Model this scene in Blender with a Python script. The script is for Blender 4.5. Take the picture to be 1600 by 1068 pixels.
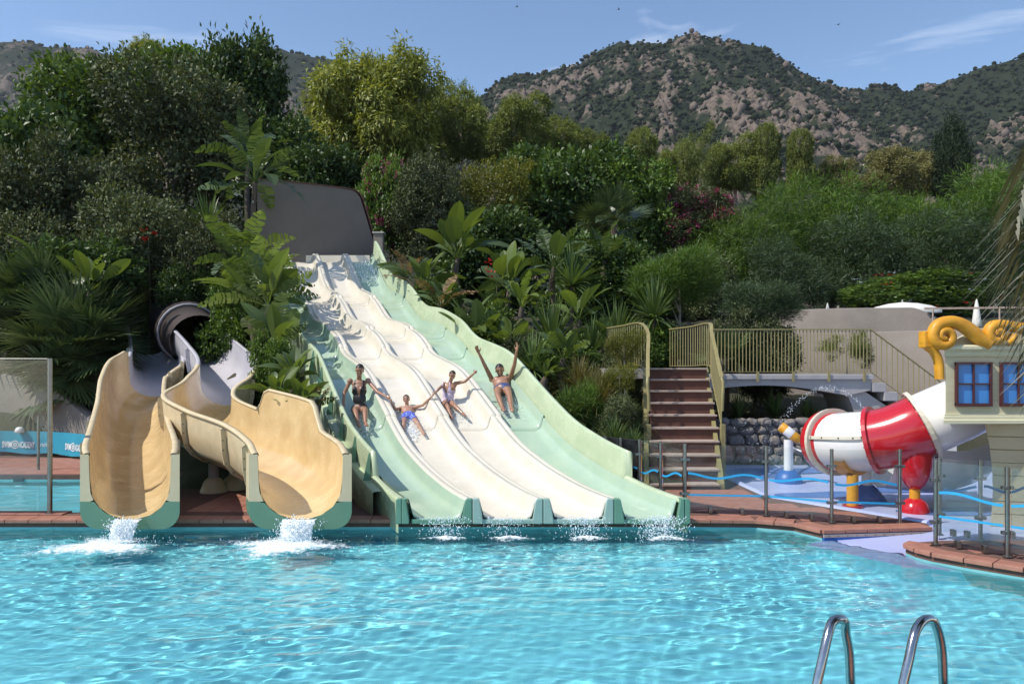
import bpy, bmesh, math, random
import numpy as np
from mathutils import Vector, Matrix, Quaternion

for _o in list(bpy.data.objects):
    bpy.data.objects.remove(_o)
scene = bpy.context.scene
COL = scene.collection
R = math.radians

# ------------------------------------------------------------------ camera
CAM_H, FPX, HOR = 2.2, 1200.0, 576.0
cam_d = bpy.data.cameras.new('camera')
cam = bpy.data.objects.new('camera', cam_d)
COL.objects.link(cam)
cam.location = (0, 0, CAM_H)
cam.rotation_euler = (R(90), 0, 0)
cam_d.sensor_width = 36.0
cam_d.lens = FPX / 1600 * 36.0
cam_d.shift_y = (HOR - 534) / 1600
cam_d.clip_end = 6000
scene.camera = cam

# ------------------------------------------------------------------ sky and sun
SUN = Vector((-0.78, -0.30, 0.98)).normalized()
world = bpy.data.worlds.new('World')
scene.world = world
world.use_nodes = True
wn = world.node_tree.nodes
wl = world.node_tree.links
wn.clear()
wo = wn.new('ShaderNodeOutputWorld')
wb = wn.new('ShaderNodeBackground')
sky = wn.new('ShaderNodeTexSky')
sky.sky_type = 'NISHITA'
sky.sun_disc = False
sky.sun_elevation = math.asin(SUN.z)
sky.sun_rotation = math.atan2(SUN.x, SUN.y) % (2 * math.pi)
sky.altitude = 20
sky.air_density = 1.0
sky.dust_density = 0.25
sky.ozone_density = 3.0
# thin streaks of high cloud mixed into the sky
tc = wn.new('ShaderNodeTexCoord')
mp = wn.new('ShaderNodeMapping')
mp.inputs['Scale'].default_value = (1.6, 1.6, 9.0)
mp.inputs['Rotation'].default_value = (0.10, 0.16, 0.3)
ns = wn.new('ShaderNodeTexNoise')
ns.inputs['Scale'].default_value = 2.1
ns.inputs['Detail'].default_value = 7
ns.inputs['Roughness'].default_value = 0.55
ns.inputs['Distortion'].default_value = 0.5
cr = wn.new('ShaderNodeValToRGB')
cr.color_ramp.elements[0].position = 0.56
cr.color_ramp.elements[0].color = (0, 0, 0, 1)
cr.color_ramp.elements[1].position = 0.85
cr.color_ramp.elements[1].color = (0.55, 0.55, 0.55, 1)
mx = wn.new('ShaderNodeMix')
mx.data_type = 'RGBA'
mx.inputs['B'].default_value = (7.5, 7.9, 8.6, 1)
wl.new(tc.outputs['Generated'], mp.inputs['Vector'])
wl.new(mp.outputs['Vector'], ns.inputs['Vector'])
wl.new(ns.outputs['Fac'], cr.inputs['Fac'])
wl.new(cr.outputs['Color'], mx.inputs['Factor'])
wl.new(sky.outputs['Color'], mx.inputs['A'])
wl.new(mx.outputs['Result'], wb.inputs['Color'])
wb.inputs['Strength'].default_value = 0.145
wl.new(wb.outputs['Background'], wo.inputs['Surface'])

sun_d = bpy.data.lights.new('sun', 'SUN')
sun_d.energy = 4.0
sun_d.angle = R(0.53)
sun_d.cycles.is_caustics_light = True
sun_d.color = (1.0, 0.95, 0.87)
sun_o = bpy.data.objects.new('sun', sun_d)
COL.objects.link(sun_o)
sun_o.rotation_euler = SUN.to_track_quat('Z', 'Y').to_euler()
sun_o.location = (-20, -8, 30)

scene.view_settings.view_transform = 'Standard'
scene.view_settings.look = 'None'
scene.view_settings.exposure = 0.33
scene.view_settings.gamma = 1.0
scene.view_settings.use_curve_mapping = False
scene.render.engine = 'CYCLES'
scene.cycles.use_denoising = True
try:
    scene.cycles.denoiser = 'OPENIMAGEDENOISE'
except Exception:
    pass
scene.cycles.max_bounces = 8
scene.cycles.diffuse_bounces = 3
scene.cycles.glossy_bounces = 3
scene.cycles.transmission_bounces = 4
scene.cycles.transparent_max_bounces = 12
scene.cycles.caustics_reflective = False
scene.cycles.caustics_refractive = True
scene.cycles.sample_clamp_indirect = 6.0

# ------------------------------------------------------------------ helpers
def P(px, py, Y):
    """point seen at photo pixel (px,py) standing Y metres in front of the camera"""
    return Vector(((px - 800) * Y / FPX, Y, CAM_H - (py - HOR) * Y / FPX))

def ground_Y(py, z):
    return (CAM_H - z) * FPX / (py - HOR)

def link(o, parent=None):
    COL.objects.link(o)
    if parent is not None:
        o.parent = parent
    return o

def tag(o, label=None, cat=None, group=None, kind=None):
    if label:
        o['label'] = label
    if cat:
        o['category'] = cat
    if group:
        o['group'] = group
    if kind:
        o['kind'] = kind
    return o

def thing(name, label, cat, loc=(0, 0, 0), rz=0.0, group=None):
    o = bpy.data.objects.new(name, None)
    o.empty_display_size = 0.2
    link(o)
    o.location = loc
    o.rotation_euler = (0, 0, rz)
    return tag(o, label, cat, group)

def mobj(name, me, parent=None, loc=None, rot=None, scale=None):
    o = bpy.data.objects.new(name, me)
    link(o, parent)
    if loc is not None:
        o.location = loc
    if rot is not None:
        o.rotation_euler = rot
    if scale is not None:
        o.scale = scale if hasattr(scale, '__len__') else (scale,) * 3
    return o

def copy_tree(o, parent=None):
    c = o.copy()
    COL.objects.link(c)
    c.parent = parent
    for ch in list(o.children):
        copy_tree(ch, c)
    return c

def np_mesh(name, V, F, mat, tint=None, smooth=False):
    """V (n,3), F (m,k) all faces the same size"""
    V = np.asarray(V, dtype=np.float32)
    F = np.asarray(F, dtype=np.int32)
    me = bpy.data.meshes.new(name)
    m, k = F.shape
    me.vertices.add(len(V))
    me.vertices.foreach_set('co', V.ravel())
    me.loops.add(m * k)
    me.loops.foreach_set('vertex_index', F.ravel())
    me.polygons.add(m)
    me.polygons.foreach_set('loop_start', np.arange(0, m * k, k, dtype=np.int32))
    me.polygons.foreach_set('loop_total', np.full(m, k, dtype=np.int32))
    if smooth:
        me.polygons.foreach_set('use_smooth', np.ones(m, dtype=bool))
    if tint is not None:
        a = me.attributes.new('tint', 'FLOAT', 'POINT')
        a.data.foreach_set('value', np.asarray(tint, dtype=np.float32))
    me.update(calc_edges=True)
    me.validate()
    if mat:
        me.materials.append(mat)
    return me

class MB:
    """collects shapes into one mesh"""
    def __init__(self):
        self.v, self.f, self.s = [], [], []

    def add(self, vs, fs, smooth=False):
        n = len(self.v)
        self.v += [tuple(p) for p in vs]
        for f in fs:
            self.f.append([n + i for i in f])
            self.s.append(smooth)
        return self

    def box(self, c, s, rot=None):
        hx, hy, hz = s[0] / 2, s[1] / 2, s[2] / 2
        c = Vector(c)
        pts = [Vector((x, y, z)) for z in (-hz, hz) for y in (-hy, hy) for x in (-hx, hx)]
        if rot is not None:
            pts = [rot @ p for p in pts]
        return self.add([c + p for p in pts], [(0, 2, 3, 1), (4, 5, 7, 6), (0, 1, 5, 4), (2, 6, 7, 3), (0, 4, 6, 2), (1, 3, 7, 5)])

    def bar(self, a, b, w, d=None, up=(0, 0, 1)):
        """rectangular bar from a to b"""
        a, b = Vector(a), Vector(b)
        d = w if d is None else d
        t = (b - a).normalized()
        u = Vector(up)
        if abs(t.dot(u)) > 0.98:
            u = Vector((0, 1, 0))
        s = t.cross(u).normalized()
        u = s.cross(t)
        vs = []
        for p in (a, b):
            for i, j in ((-1, -1), (1, -1), (1, 1), (-1, 1)):
                vs.append(p + s * i * w / 2 + u * j * d / 2)
        return self.add(vs, [(0, 1, 2, 3), (4, 7, 6, 5), (0, 4, 5, 1), (1, 5, 6, 2), (2, 6, 7, 3), (3, 7, 4, 0)])

    def tube(self, pts, r, n=10, caps=True, closed=False, squash=1.0):
        pts = [Vector(p) for p in pts]
        m = len(pts)
        rs = r if hasattr(r, '__len__') else [r] * m
        ref = None
        rings = []
        for i, p in enumerate(pts):
            if closed:
                t = pts[(i + 1) % m] - pts[i - 1]
            else:
                t = pts[min(i + 1, m - 1)] - pts[max(i - 1, 0)]
            t.normalize()
            if ref is None:
                ref = t.orthogonal().normalized()
                if abs(t.z) < 0.9:
                    ref = (Vector((0, 0, 1)) - t * t.z).normalized()
            else:
                ref = (ref - t * ref.dot(t)).normalized()
            b = t.cross(ref)
            rings.append([p + (ref * math.cos(2 * math.pi * k / n) * squash + b * math.sin(2 * math.pi * k / n)) * rs[i] for k in range(n)])
        vs = [q for ring in rings for q in ring]
        fs = []
        for i in range(m if closed else m - 1):
            j = (i + 1) % m
            for k in range(n):
                l = (k + 1) % n
                fs.append((i * n + k, i * n + l, j * n + l, j * n + k))
        self.add(vs, fs, True)
        if caps and not closed:
            self.add(rings[0], [tuple(range(n))[::-1]])
            self.add(rings[-1], [tuple(range(n))])
        return self

    def lathe(self, prof, c=(0, 0, 0), n=20, axis=None):
        """prof list of (r,z) turned about z (or an axis quaternion) at c"""
        c = Vector(c)
        vs, fs = [], []
        for r, z in prof:
            for k in range(n):
                a = 2 * math.pi * k / n
                p = Vector((r * math.cos(a), r * math.sin(a), z))
                if axis is not None:
                    p = axis @ p
                vs.append(c + p)
        for i in range(len(prof) - 1):
            for k in range(n):
                l = (k + 1) % n
                fs.append((i * n + k, i * n + l, (i + 1) * n + l, (i + 1) * n + k))
        return self.add(vs, fs, True)

    def prism(self, poly, z0, z1):
        """2-D polygon (x,y) pulled from z0 to z1"""
        n = len(poly)
        vs = [(x, y, z0) for x, y in poly] + [(x, y, z1) for x, y in poly]
        fs = [tuple(range(n))[::-1], tuple(range(n, 2 * n))]
        for i in range(n):
            j = (i + 1) % n
            fs.append((i, j, n + j, n + i))
        return self.add(vs, fs)

    def slab(self, poly, y0, y1):
        """polygon (x,z) pulled along y"""
        n = len(poly)
        vs = [(x, y0, z) for x, z in poly] + [(x, y1, z) for x, z in poly]
        fs = [tuple(range(n)), tuple(range(n, 2 * n))[::-1]]
        for i in range(n):
            j = (i + 1) % n
            fs.append((i, n + i, n + j, j))
        return self.add(vs, fs)

    def grid(self, rows, smooth=True, close=False):
        """rows: list of equal-length point lists"""
        m = len(rows[0])
        vs = [p for r in rows for p in r]
        fs = []
        for i in range(len(rows) - 1):
            for k in range(m if close else m - 1):
                l = (k + 1) % m
                fs.append((i * m + k, i * m + l, (i + 1) * m + l, (i + 1) * m + k))
        return self.add(vs, fs, smooth)

    def ico(self, c, r, sub=1, jit=0.0, rnd=None, rot=None):
        bm = bmesh.new()
        bmesh.ops.create_icosphere(bm, subdivisions=sub, radius=1.0)
        rr = r if hasattr(r, '__len__') else (r, r, r)
        c = Vector(c)
        vs = []
        for v in bm.verts:
            q = v.co.copy()
            if jit:
                q *= 1 + rnd.uniform(-jit, jit)
            q = Vector((q.x * rr[0], q.y * rr[1], q.z * rr[2]))
            if rot is not None:
                q = rot @ q
            vs.append(c + q)
        fs = [[v.index for v in f.verts] for f in bm.faces]
        bm.free()
        return self.add(vs, fs, jit == 0)

    def mesh(self, name, mat, bevel=0.0, recalc=True, weld=False):
        me = bpy.data.meshes.new(name)
        me.from_pydata(self.v, [], self.f)
        me.polygons.foreach_set('use_smooth', self.s)
        me.update()
        if recalc or bevel or weld:
            bm = bmesh.new()
            bm.from_mesh(me)
            if weld:
                bmesh.ops.remove_doubles(bm, verts=bm.verts, dist=1e-5)
            if bevel:
                es = [e for e in bm.edges if e.is_manifold and e.calc_face_angle(0) > 0.5]
                bmesh.ops.bevel(bm, geom=es, offset=bevel, segments=2, profile=0.6, affect='EDGES', clamp_overlap=True)
            bmesh.ops.recalc_face_normals(bm, faces=bm.faces)
            bm.to_mesh(me)
            bm.free()
        if mat:
            me.materials.append(mat)
        return me

    def build(self, name, mat, parent=None, **kw):
        return mobj(name, self.mesh(name, mat, **kw), parent)

# ------------------------------------------------------------------ materials
def _mat(name):
    m = bpy.data.materials.new(name)
    m.use_nodes = True
    m.node_tree.nodes.clear()
    return m, m.node_tree.nodes, m.node_tree.links

def N(nodes, kind, **kw):
    n = nodes.new(kind)
    for k, v in kw.items():
        if k in n.inputs:
            n.inputs[k].default_value = v
        else:
            setattr(n, k, v)
    return n

def plain(name, col, rough=0.5, col2=None, scale=6.0, bump=0.0, bscale=40.0, metal=0.0, coat=0.0, spec=0.5, stretch=None, contrast=(0.35, 0.7), bdist=0.02):
    """principled material whose colour wanders between col and col2"""
    m, n, l = _mat(name)
    out = N(n, 'ShaderNodeOutputMaterial')
    b = N(n, 'ShaderNodeBsdfPrincipled')
    b.inputs['Roughness'].default_value = rough
    b.inputs['Metallic'].default_value = metal
    b.inputs['Coat Weight'].default_value = coat
    b.inputs['Coat Roughness'].default_value = 0.08
    b.inputs['Specular IOR Level'].default_value = spec
    l.new(b.outputs[0], out.inputs[0])
    tcn = N(n, 'ShaderNodeTexCoord')
    vec = tcn.outputs['Object']
    if stretch:
        mpn = N(n, 'ShaderNodeMapping')
        mpn.inputs['Scale'].default_value = stretch
        l.new(vec, mpn.inputs['Vector'])
        vec = mpn.outputs['Vector']
    if col2 is None:
        col2 = tuple(c * 0.86 for c in col)
    nz = N(n, 'ShaderNodeTexNoise', Scale=scale, Detail=8.0, Roughness=0.65)
    l.new(vec, nz.inputs['Vector'])
    rp = N(n, 'ShaderNodeValToRGB')
    rp.color_ramp.elements[0].position = contrast[0]
    rp.color_ramp.elements[1].position = contrast[1]
    rp.color_ramp.elements[0].color = (*col2, 1)
    rp.color_ramp.elements[1].color = (*col, 1)
    l.new(nz.outputs['Fac'], rp.inputs['Fac'])
    l.new(rp.outputs['Color'], b.inputs['Base Color'])
    rr = N(n, 'ShaderNodeMapRange')
    rr.inputs['To Min'].default_value = max(0.02, rough - 0.08)
    rr.inputs['To Max'].default_value = min(1, rough + 0.1)
    l.new(nz.outputs['Fac'], rr.inputs['Value'])
    l.new(rr.outputs['Result'], b.inputs['Roughness'])
    if bump:
        n2 = N(n, 'ShaderNodeTexNoise', Scale=bscale, Detail=6.0, Roughness=0.6)
        l.new(vec, n2.inputs['Vector'])
        bp = N(n, 'ShaderNodeBump', Strength=bump, Distance=bdist)
        l.new(n2.outputs['Fac'], bp.inputs['Height'])
        l.new(bp.outputs['Normal'], b.inputs['Normal'])
    return m

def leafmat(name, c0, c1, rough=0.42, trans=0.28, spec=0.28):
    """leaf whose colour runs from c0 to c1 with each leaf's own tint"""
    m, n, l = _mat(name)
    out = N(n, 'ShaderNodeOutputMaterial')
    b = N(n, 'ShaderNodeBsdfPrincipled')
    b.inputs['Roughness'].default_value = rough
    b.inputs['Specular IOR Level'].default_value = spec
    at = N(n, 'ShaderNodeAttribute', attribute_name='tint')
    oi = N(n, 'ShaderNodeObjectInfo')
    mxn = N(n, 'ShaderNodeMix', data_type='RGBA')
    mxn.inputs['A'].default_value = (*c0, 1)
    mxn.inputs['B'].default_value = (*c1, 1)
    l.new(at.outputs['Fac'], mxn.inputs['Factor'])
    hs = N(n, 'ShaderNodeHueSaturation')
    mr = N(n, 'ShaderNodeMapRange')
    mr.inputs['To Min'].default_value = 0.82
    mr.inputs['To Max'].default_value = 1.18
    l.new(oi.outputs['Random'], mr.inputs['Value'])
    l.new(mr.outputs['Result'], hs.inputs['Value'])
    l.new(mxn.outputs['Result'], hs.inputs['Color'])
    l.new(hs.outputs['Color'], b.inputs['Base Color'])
    t = N(n, 'ShaderNodeBsdfTranslucent')
    br = N(n, 'ShaderNodeMix', data_type='RGBA', blend_type='MULTIPLY')
    br.inputs['Factor'].default_value = 1.0
    br.inputs['B'].default_value = (1.35, 1.35, 0.5, 1)
    l.new(hs.outputs['Color'], br.inputs['A'])
    l.new(br.outputs['Result'], t.inputs['Color'])
    ms = N(n, 'ShaderNodeMixShader')
    ms.inputs['Fac'].default_value = trans
    l.new(b.outputs[0], ms.inputs[1])
    l.new(t.outputs[0], ms.inputs[2])
    l.new(ms.outputs[0], out.inputs[0])
    return m

def glassmat(name, tint=(0.95, 0.98, 0.97), dirt=0.018, ior=1.45):
    m, n, l = _mat(name)
    out = N(n, 'ShaderNodeOutputMaterial')
    tr = N(n, 'ShaderNodeBsdfTransparent')
    tr.inputs['Color'].default_value = (*tint, 1)
    gl = N(n, 'ShaderNodeBsdfGlossy', Roughness=0.02)
    fr = N(n, 'ShaderNodeFresnel', IOR=ior)
    m1 = N(n, 'ShaderNodeMixShader')
    l.new(fr.outputs[0], m1.inputs[0])
    l.new(tr.outputs[0], m1.inputs[1])
    l.new(gl.outputs[0], m1.inputs[2])
    df = N(n, 'ShaderNodeBsdfDiffuse')
    df.inputs['Color'].default_value = (0.75, 0.78, 0.78, 1)
    nz = N(n, 'ShaderNodeTexNoise', Scale=5.0, Detail=6.0)
    tcn = N(n, 'ShaderNodeTexCoord')
    l.new(tcn.outputs['Object'], nz.inputs['Vector'])
    mr = N(n, 'ShaderNodeMapRange')
    mr.inputs['From Min'].default_value = 0.35
    mr.inputs['From Max'].default_value = 0.75
    mr.inputs['To Min'].default_value = dirt * 0.4
    mr.inputs['To Max'].default_value = dirt * 2.0
    l.new(nz.outputs['Fac'], mr.inputs['Value'])
    m2 = N(n, 'ShaderNodeMixShader')
    l.new(mr.outputs['Result'], m2.inputs[0])
    l.new(m1.outputs[0], m2.inputs[1])
    l.new(df.outputs[0], m2.inputs[2])
    l.new(m2.outputs[0], out.inputs[0])
    return m

def watermat(name, tint=(0.86, 0.98, 0.99)):
    m, n, l = _mat(name)
    out = N(n, 'ShaderNodeOutputMaterial')
    g = N(n, 'ShaderNodeBsdfGlass', IOR=1.33, Roughness=0.0)
    g.inputs['Color'].default_value = (*tint, 1)
    l.new(g.outputs[0], out.inputs[0])
    return m

M = {}
M['cream'] = plain('cream fibreglass', (0.72, 0.665, 0.56), 0.24, (0.64, 0.585, 0.475), 2.4, 0.05, 9, coat=0.3)
M['green'] = plain('pale green fibreglass', (0.51, 0.58, 0.385), 0.26, (0.41, 0.49, 0.31), 2.6, 0.05, 9, coat=0.3)
M['green_floor'] = plain('wet green fibreglass', (0.43, 0.535, 0.395), 0.16, (0.36, 0.48, 0.36), 2.5, 0.12, 14, coat=0.5)
M['cap_green'] = plain('end cap green', (0.16, 0.31, 0.21), 0.3, (0.13, 0.26, 0.18), 2.0)
M['cap_pale'] = plain('end cap grey green', (0.36, 0.47, 0.40), 0.3, (0.30, 0.42, 0.36), 2.0)
M['yellow'] = plain('yellow fibreglass', (0.73, 0.55, 0.29), 0.25, (0.56, 0.39, 0.18), 2.2, 0.06, 8, coat=0.35)
M['yellow_rim'] = plain('weathered yellow rim', (0.66, 0.54, 0.34), 0.5, (0.54, 0.43, 0.26), 5.0)
M['flume_green'] = plain('flume end green', (0.14, 0.27, 0.17), 0.35, (0.12, 0.23, 0.15), 2.0)
M['flume_tan'] = plain('flume end tan', (0.62, 0.52, 0.33), 0.45, (0.55, 0.45, 0.28), 2.0)
M['flume_grey'] = plain('grey white fibreglass', (0.55, 0.53, 0.56), 0.35, (0.47, 0.45, 0.49), 2.0)
M['flume_dark'] = plain('dark flume back', (0.075, 0.06, 0.056), 0.85, spec=0.2)
M['steel'] = plain('brushed steel', (0.34, 0.325, 0.30), 0.32, (0.26, 0.25, 0.23), 12, metal=1.0)
M['chrome'] = plain('polished steel', (0.55, 0.535, 0.51), 0.12, (0.44, 0.42, 0.40), 20, metal=1.0)
M['deck'] = plain('terracotta paving', (0.42, 0.19, 0.13), 0.6, (0.30, 0.125, 0.085), 4.0, 0.25, 30)
M['deck_grout'] = plain('paving joint', (0.17, 0.085, 0.06), 0.9, (0.12, 0.06, 0.045), 8)
M['pool_wall'] = plain('pool wall paint', (0.22, 0.50, 0.50), 0.5, (0.16, 0.42, 0.44), 3)
M['pool_floor'] = plain('pool floor mosaic', (0.33, 0.82, 0.91), 0.5, (0.26, 0.76, 0.88), 1.2, contrast=(0.3, 0.75))
M['blue'] = plain('blue paint', (0.03, 0.13, 0.42), 0.4, (0.025, 0.10, 0.34), 4)
M['pad'] = plain('lavender splash pad paint', (0.47, 0.50, 0.72), 0.35, (0.36, 0.41, 0.66), 1.1, 0.1, 25)
M['pad_blue'] = plain('splash pad blue patch', (0.12, 0.22, 0.52), 0.35, (0.09, 0.18, 0.46), 2)
M['stucco'] = plain('grey beige stucco', (0.25, 0.215, 0.185), 0.9, (0.20, 0.17, 0.145), 1.5, 0.6, 25)
M['greywall'] = plain('grey render', (0.20, 0.170, 0.148), 0.9, (0.165, 0.138, 0.120), 0.8, 0.2, 30)
M['white_beam'] = plain('whitewashed beam', (0.42, 0.395, 0.365), 0.85, (0.34, 0.315, 0.29), 2, 0.2, 20)
M['brown'] = plain('brown painted edge', (0.15, 0.06, 0.04), 0.6)
M['rail'] = plain('olive gold rail paint', (0.30, 0.26, 0.11), 0.45, (0.24, 0.20, 0.085), 8)
M['riser'] = plain('red brown stair riser', (0.14, 0.055, 0.036), 0.75, (0.09, 0.036, 0.025), 5, 0.2, 30)
M['tread'] = plain('stair nosing', (0.46, 0.36, 0.30), 0.75, (0.34, 0.26, 0.21), 6)
M['stone'] = plain('field stone', (0.27, 0.235, 0.20), 0.9, (0.17, 0.15, 0.135), 3, 0.6, 14)
M['mortar'] = plain('wall mortar', (0.15, 0.135, 0.12), 0.95, (0.11, 0.10, 0.09), 6)
M['white'] = plain('white gelcoat', (0.80, 0.79, 0.77), 0.18, (0.75, 0.74, 0.72), 1.5, coat=0.4)
M['red'] = plain('red gelcoat', (0.50, 0.016, 0.025), 0.16, (0.43, 0.012, 0.02), 1.5, coat=0.5)
M['flange'] = plain('cream flange', (0.62, 0.58, 0.47), 0.4, (0.55, 0.51, 0.41), 4)
M['bolt'] = plain('dark bolt', (0.09, 0.085, 0.08), 0.4, metal=0.8)
M['gold'] = plain('golden yellow paint', (0.75, 0.36, 0.022), 0.45, (0.56, 0.25, 0.018), 5, 0.1, 15)
M['ship'] = plain('straw painted ship board', (0.66, 0.60, 0.40), 0.65, (0.54, 0.48, 0.31), 2.2, 0.25, 30, stretch=(0.4, 1, 5))
M['ship_trim'] = plain('pale ship trim', (0.66, 0.62, 0.42), 0.5, (0.60, 0.56, 0.38), 3)
M['hull'] = plain('tan ship hull', (0.58, 0.48, 0.30), 0.6, (0.49, 0.40, 0.24), 1.5, 0.2, 20)
M['maroon'] = plain('maroon window frame', (0.075, 0.018, 0.022), 0.35)
M['pane'] = plain('blue window pane', (0.05, 0.26, 0.66), 0.15, (0.04, 0.23, 0.60), 2)
M['glass'] = glassmat('fence glass')
M['wave'] = plain('blue wave strip', (0.03, 0.36, 0.66), 0.4, (0.025, 0.32, 0.62), 6)
M['wave_dark'] = plain('dark blue wave strip', (0.03, 0.09, 0.22), 0.4)
M['banner'] = plain('turquoise banner cloth', (0.02, 0.29, 0.42), 0.7, (0.018, 0.26, 0.38), 3)
M['print'] = plain('white banner print', (0.80, 0.82, 0.82), 0.7)
M['fabric'] = plain('white parasol cloth', (0.72, 0.70, 0.64), 0.8, (0.66, 0.64, 0.58), 5)
M['soil'] = plain('garden soil', (0.060, 0.050, 0.030), 0.95, (0.035, 0.040, 0.018), 1.5, 0.8, 9)
M['bark'] = plain('grey brown bark', (0.13, 0.10, 0.075), 0.9, (0.075, 0.058, 0.043), 6, 0.8, 25, stretch=(3, 3, 0.6))
M['bark_pale'] = plain('pale bark', (0.34, 0.30, 0.25), 0.85, (0.24, 0.20, 0.16), 5, 0.5, 20, stretch=(3, 3, 0.6))
M['stem'] = plain('leaf stalk', (0.11, 0.15, 0.045), 0.5, (0.14, 0.11, 0.05), 3)
M['foam'] = plain('white water', (0.86, 0.90, 0.92), 0.5, (0.78, 0.86, 0.90), 8)
M['water'] = watermat('pool water')
M['bird'] = plain('dark feather', (0.02, 0.02, 0.022), 0.7)
# ------------------------------------------------------------------ slide profile (used by the ground as well)
CREST = [(10.2, .46), (10.93, .51), (11.87, .67), (12.87, .94), (13.8, 1.41), (14.5, 1.80), (15.16, 2.16), (15.87, 2.33), (16.85, 2.53),
         (17.5, 2.94), (18.7, 3.29), (19.9, 3.45), (21.1, 4.15), (22.7, 4.55), (23.5, 5.25), (24.3, 5.90)]
_cy = np.array([c[0] for c in CREST])
_cz = np.array([c[1] for c in CREST])
_fy = np.linspace(10.2, 24.3, 283)
_fz = np.interp(_fy, _cy, _cz)
_k = np.ones(15) / 15
_fz = np.convolve(np.pad(_fz, 7, mode='edge'), _k, 'valid')
DIVH = 0.25
SHEAR = -0.47

def floor_z(y):
    return float(np.interp(y, _fy, _fz)) - DIVH

def slide_x(u, y):
    return 0.41 + u + SHEAR * (y - 10.2)

def sstep(a, b, x):
    t = min(1, max(0, (x - a) / (b - a)))
    return t * t * (3 - 2 * t)

def gz(x, y):
    """height of the garden ground"""
    if y < 24.3:
        zs = max(0.09, floor_z(max(10.2, y)) - 0.55)
    else:
        zs = 5.1 + (y - 24.3) * 0.10
    left = float(np.interp(y, [0, 13, 14.5, 17, 18, 21, 25, 30, 40, 80, 300], [.09, .09, .40, .8, .95, 1.9, 3.7, 5.2, 6.6, 8, 10]))
    right = float(np.interp(y, [0, 16.9, 17.3, 20.5, 22.3, 22.5, 26, 40, 80, 300], [.05, .05, .95, 1.3, 1.6, 3.4, 4.0, 5.2, 8, 10]))
    if (x < -9.4 and y < 18.6) or (x < -8.2 and y < 17.2):
        left = .05
    xr = slide_x(1.9, min(y, 24.3))
    xl = slide_x(-1.9, min(y, 24.3))
    if x > xr:
        t = sstep(0.8, 3.8, x - xr)
        return zs * (1 - t) + right * t
    if x < xl:
        t = sstep(0.4, 3.2, xl - x)
        return zs * (1 - t) + left * t
    return zs

def build_ground():
    xs = np.concatenate([np.linspace(-400, -40, 19), np.linspace(-36, 30, 133), np.linspace(34, 400, 19)])
    ys = np.concatenate([np.linspace(11.4, 40, 116), np.linspace(42, 120, 20), np.linspace(135, 900, 16)])
    rnd = np.random.RandomState(3)
    V = np.zeros((len(ys), len(xs), 3))
    for i, y in enumerate(ys):
        for j, x in enumerate(xs):
            z = gz(x, y)
            if -6.4 > x and y < 15.4:
                z = -1.6
            if y < 16.5 and x > -6.4:
                z = min(z, 0.02) if (x > 3 or y < 13.2) else z
            if z > 0.3 and y < 60:
                z += rnd.uniform(-.06, .06)
            V[i, j] = (x, y, z - 0.03)
    nx, ny = len(xs), len(ys)
    idx = np.arange(nx * ny).reshape(ny, nx)
    F = np.stack([idx[:-1, :-1], idx[:-1, 1:], idx[1:, 1:], idx[1:, :-1]], -1).reshape(-1, 4)
    o = mobj('ground', np_mesh('ground', V.reshape(-1, 3), F, M['soil'], smooth=True))
    tag(o, 'dark planted hillside soil behind the pool', 'ground', kind='structure')
build_ground()

# ------------------------------------------------------------------ mountains
def vnoise(shape, cells, seed):
    """smooth value noise on a grid, built from random lattices"""
    rs = np.random.RandomState(seed)
    out = np.zeros(shape)
    amp, tot = 1.0, 0.0
    cx, cy = cells
    for o in range(5):
        g = rs.rand(int(cy) + 2, int(cx) + 2)
        yy = np.linspace(0, int(cy), shape[0])
        xx = np.linspace(0, int(cx), shape[1])
        yi = yy.astype(int); xi = xx.astype(int)
        fy = (yy - yi)[:, None]; fx = (xx - xi)[None, :]
        fy = fy * fy * (3 - 2 * fy); fx = fx * fx * (3 - 2 * fx)
        a = g[np.ix_(yi, xi)]; b = g[np.ix_(yi, xi + 1)]; c = g[np.ix_(yi + 1, xi)]; d = g[np.ix_(yi + 1, xi + 1)]
        out += amp * ((a * (1 - fx) + b * fx) * (1 - fy) + (c * (1 - fx) + d * fx) * fy)
        tot += amp
        amp *= 0.52
        cx *= 2.1; cy *= 2.1
    return out / tot - 0.5

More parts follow.
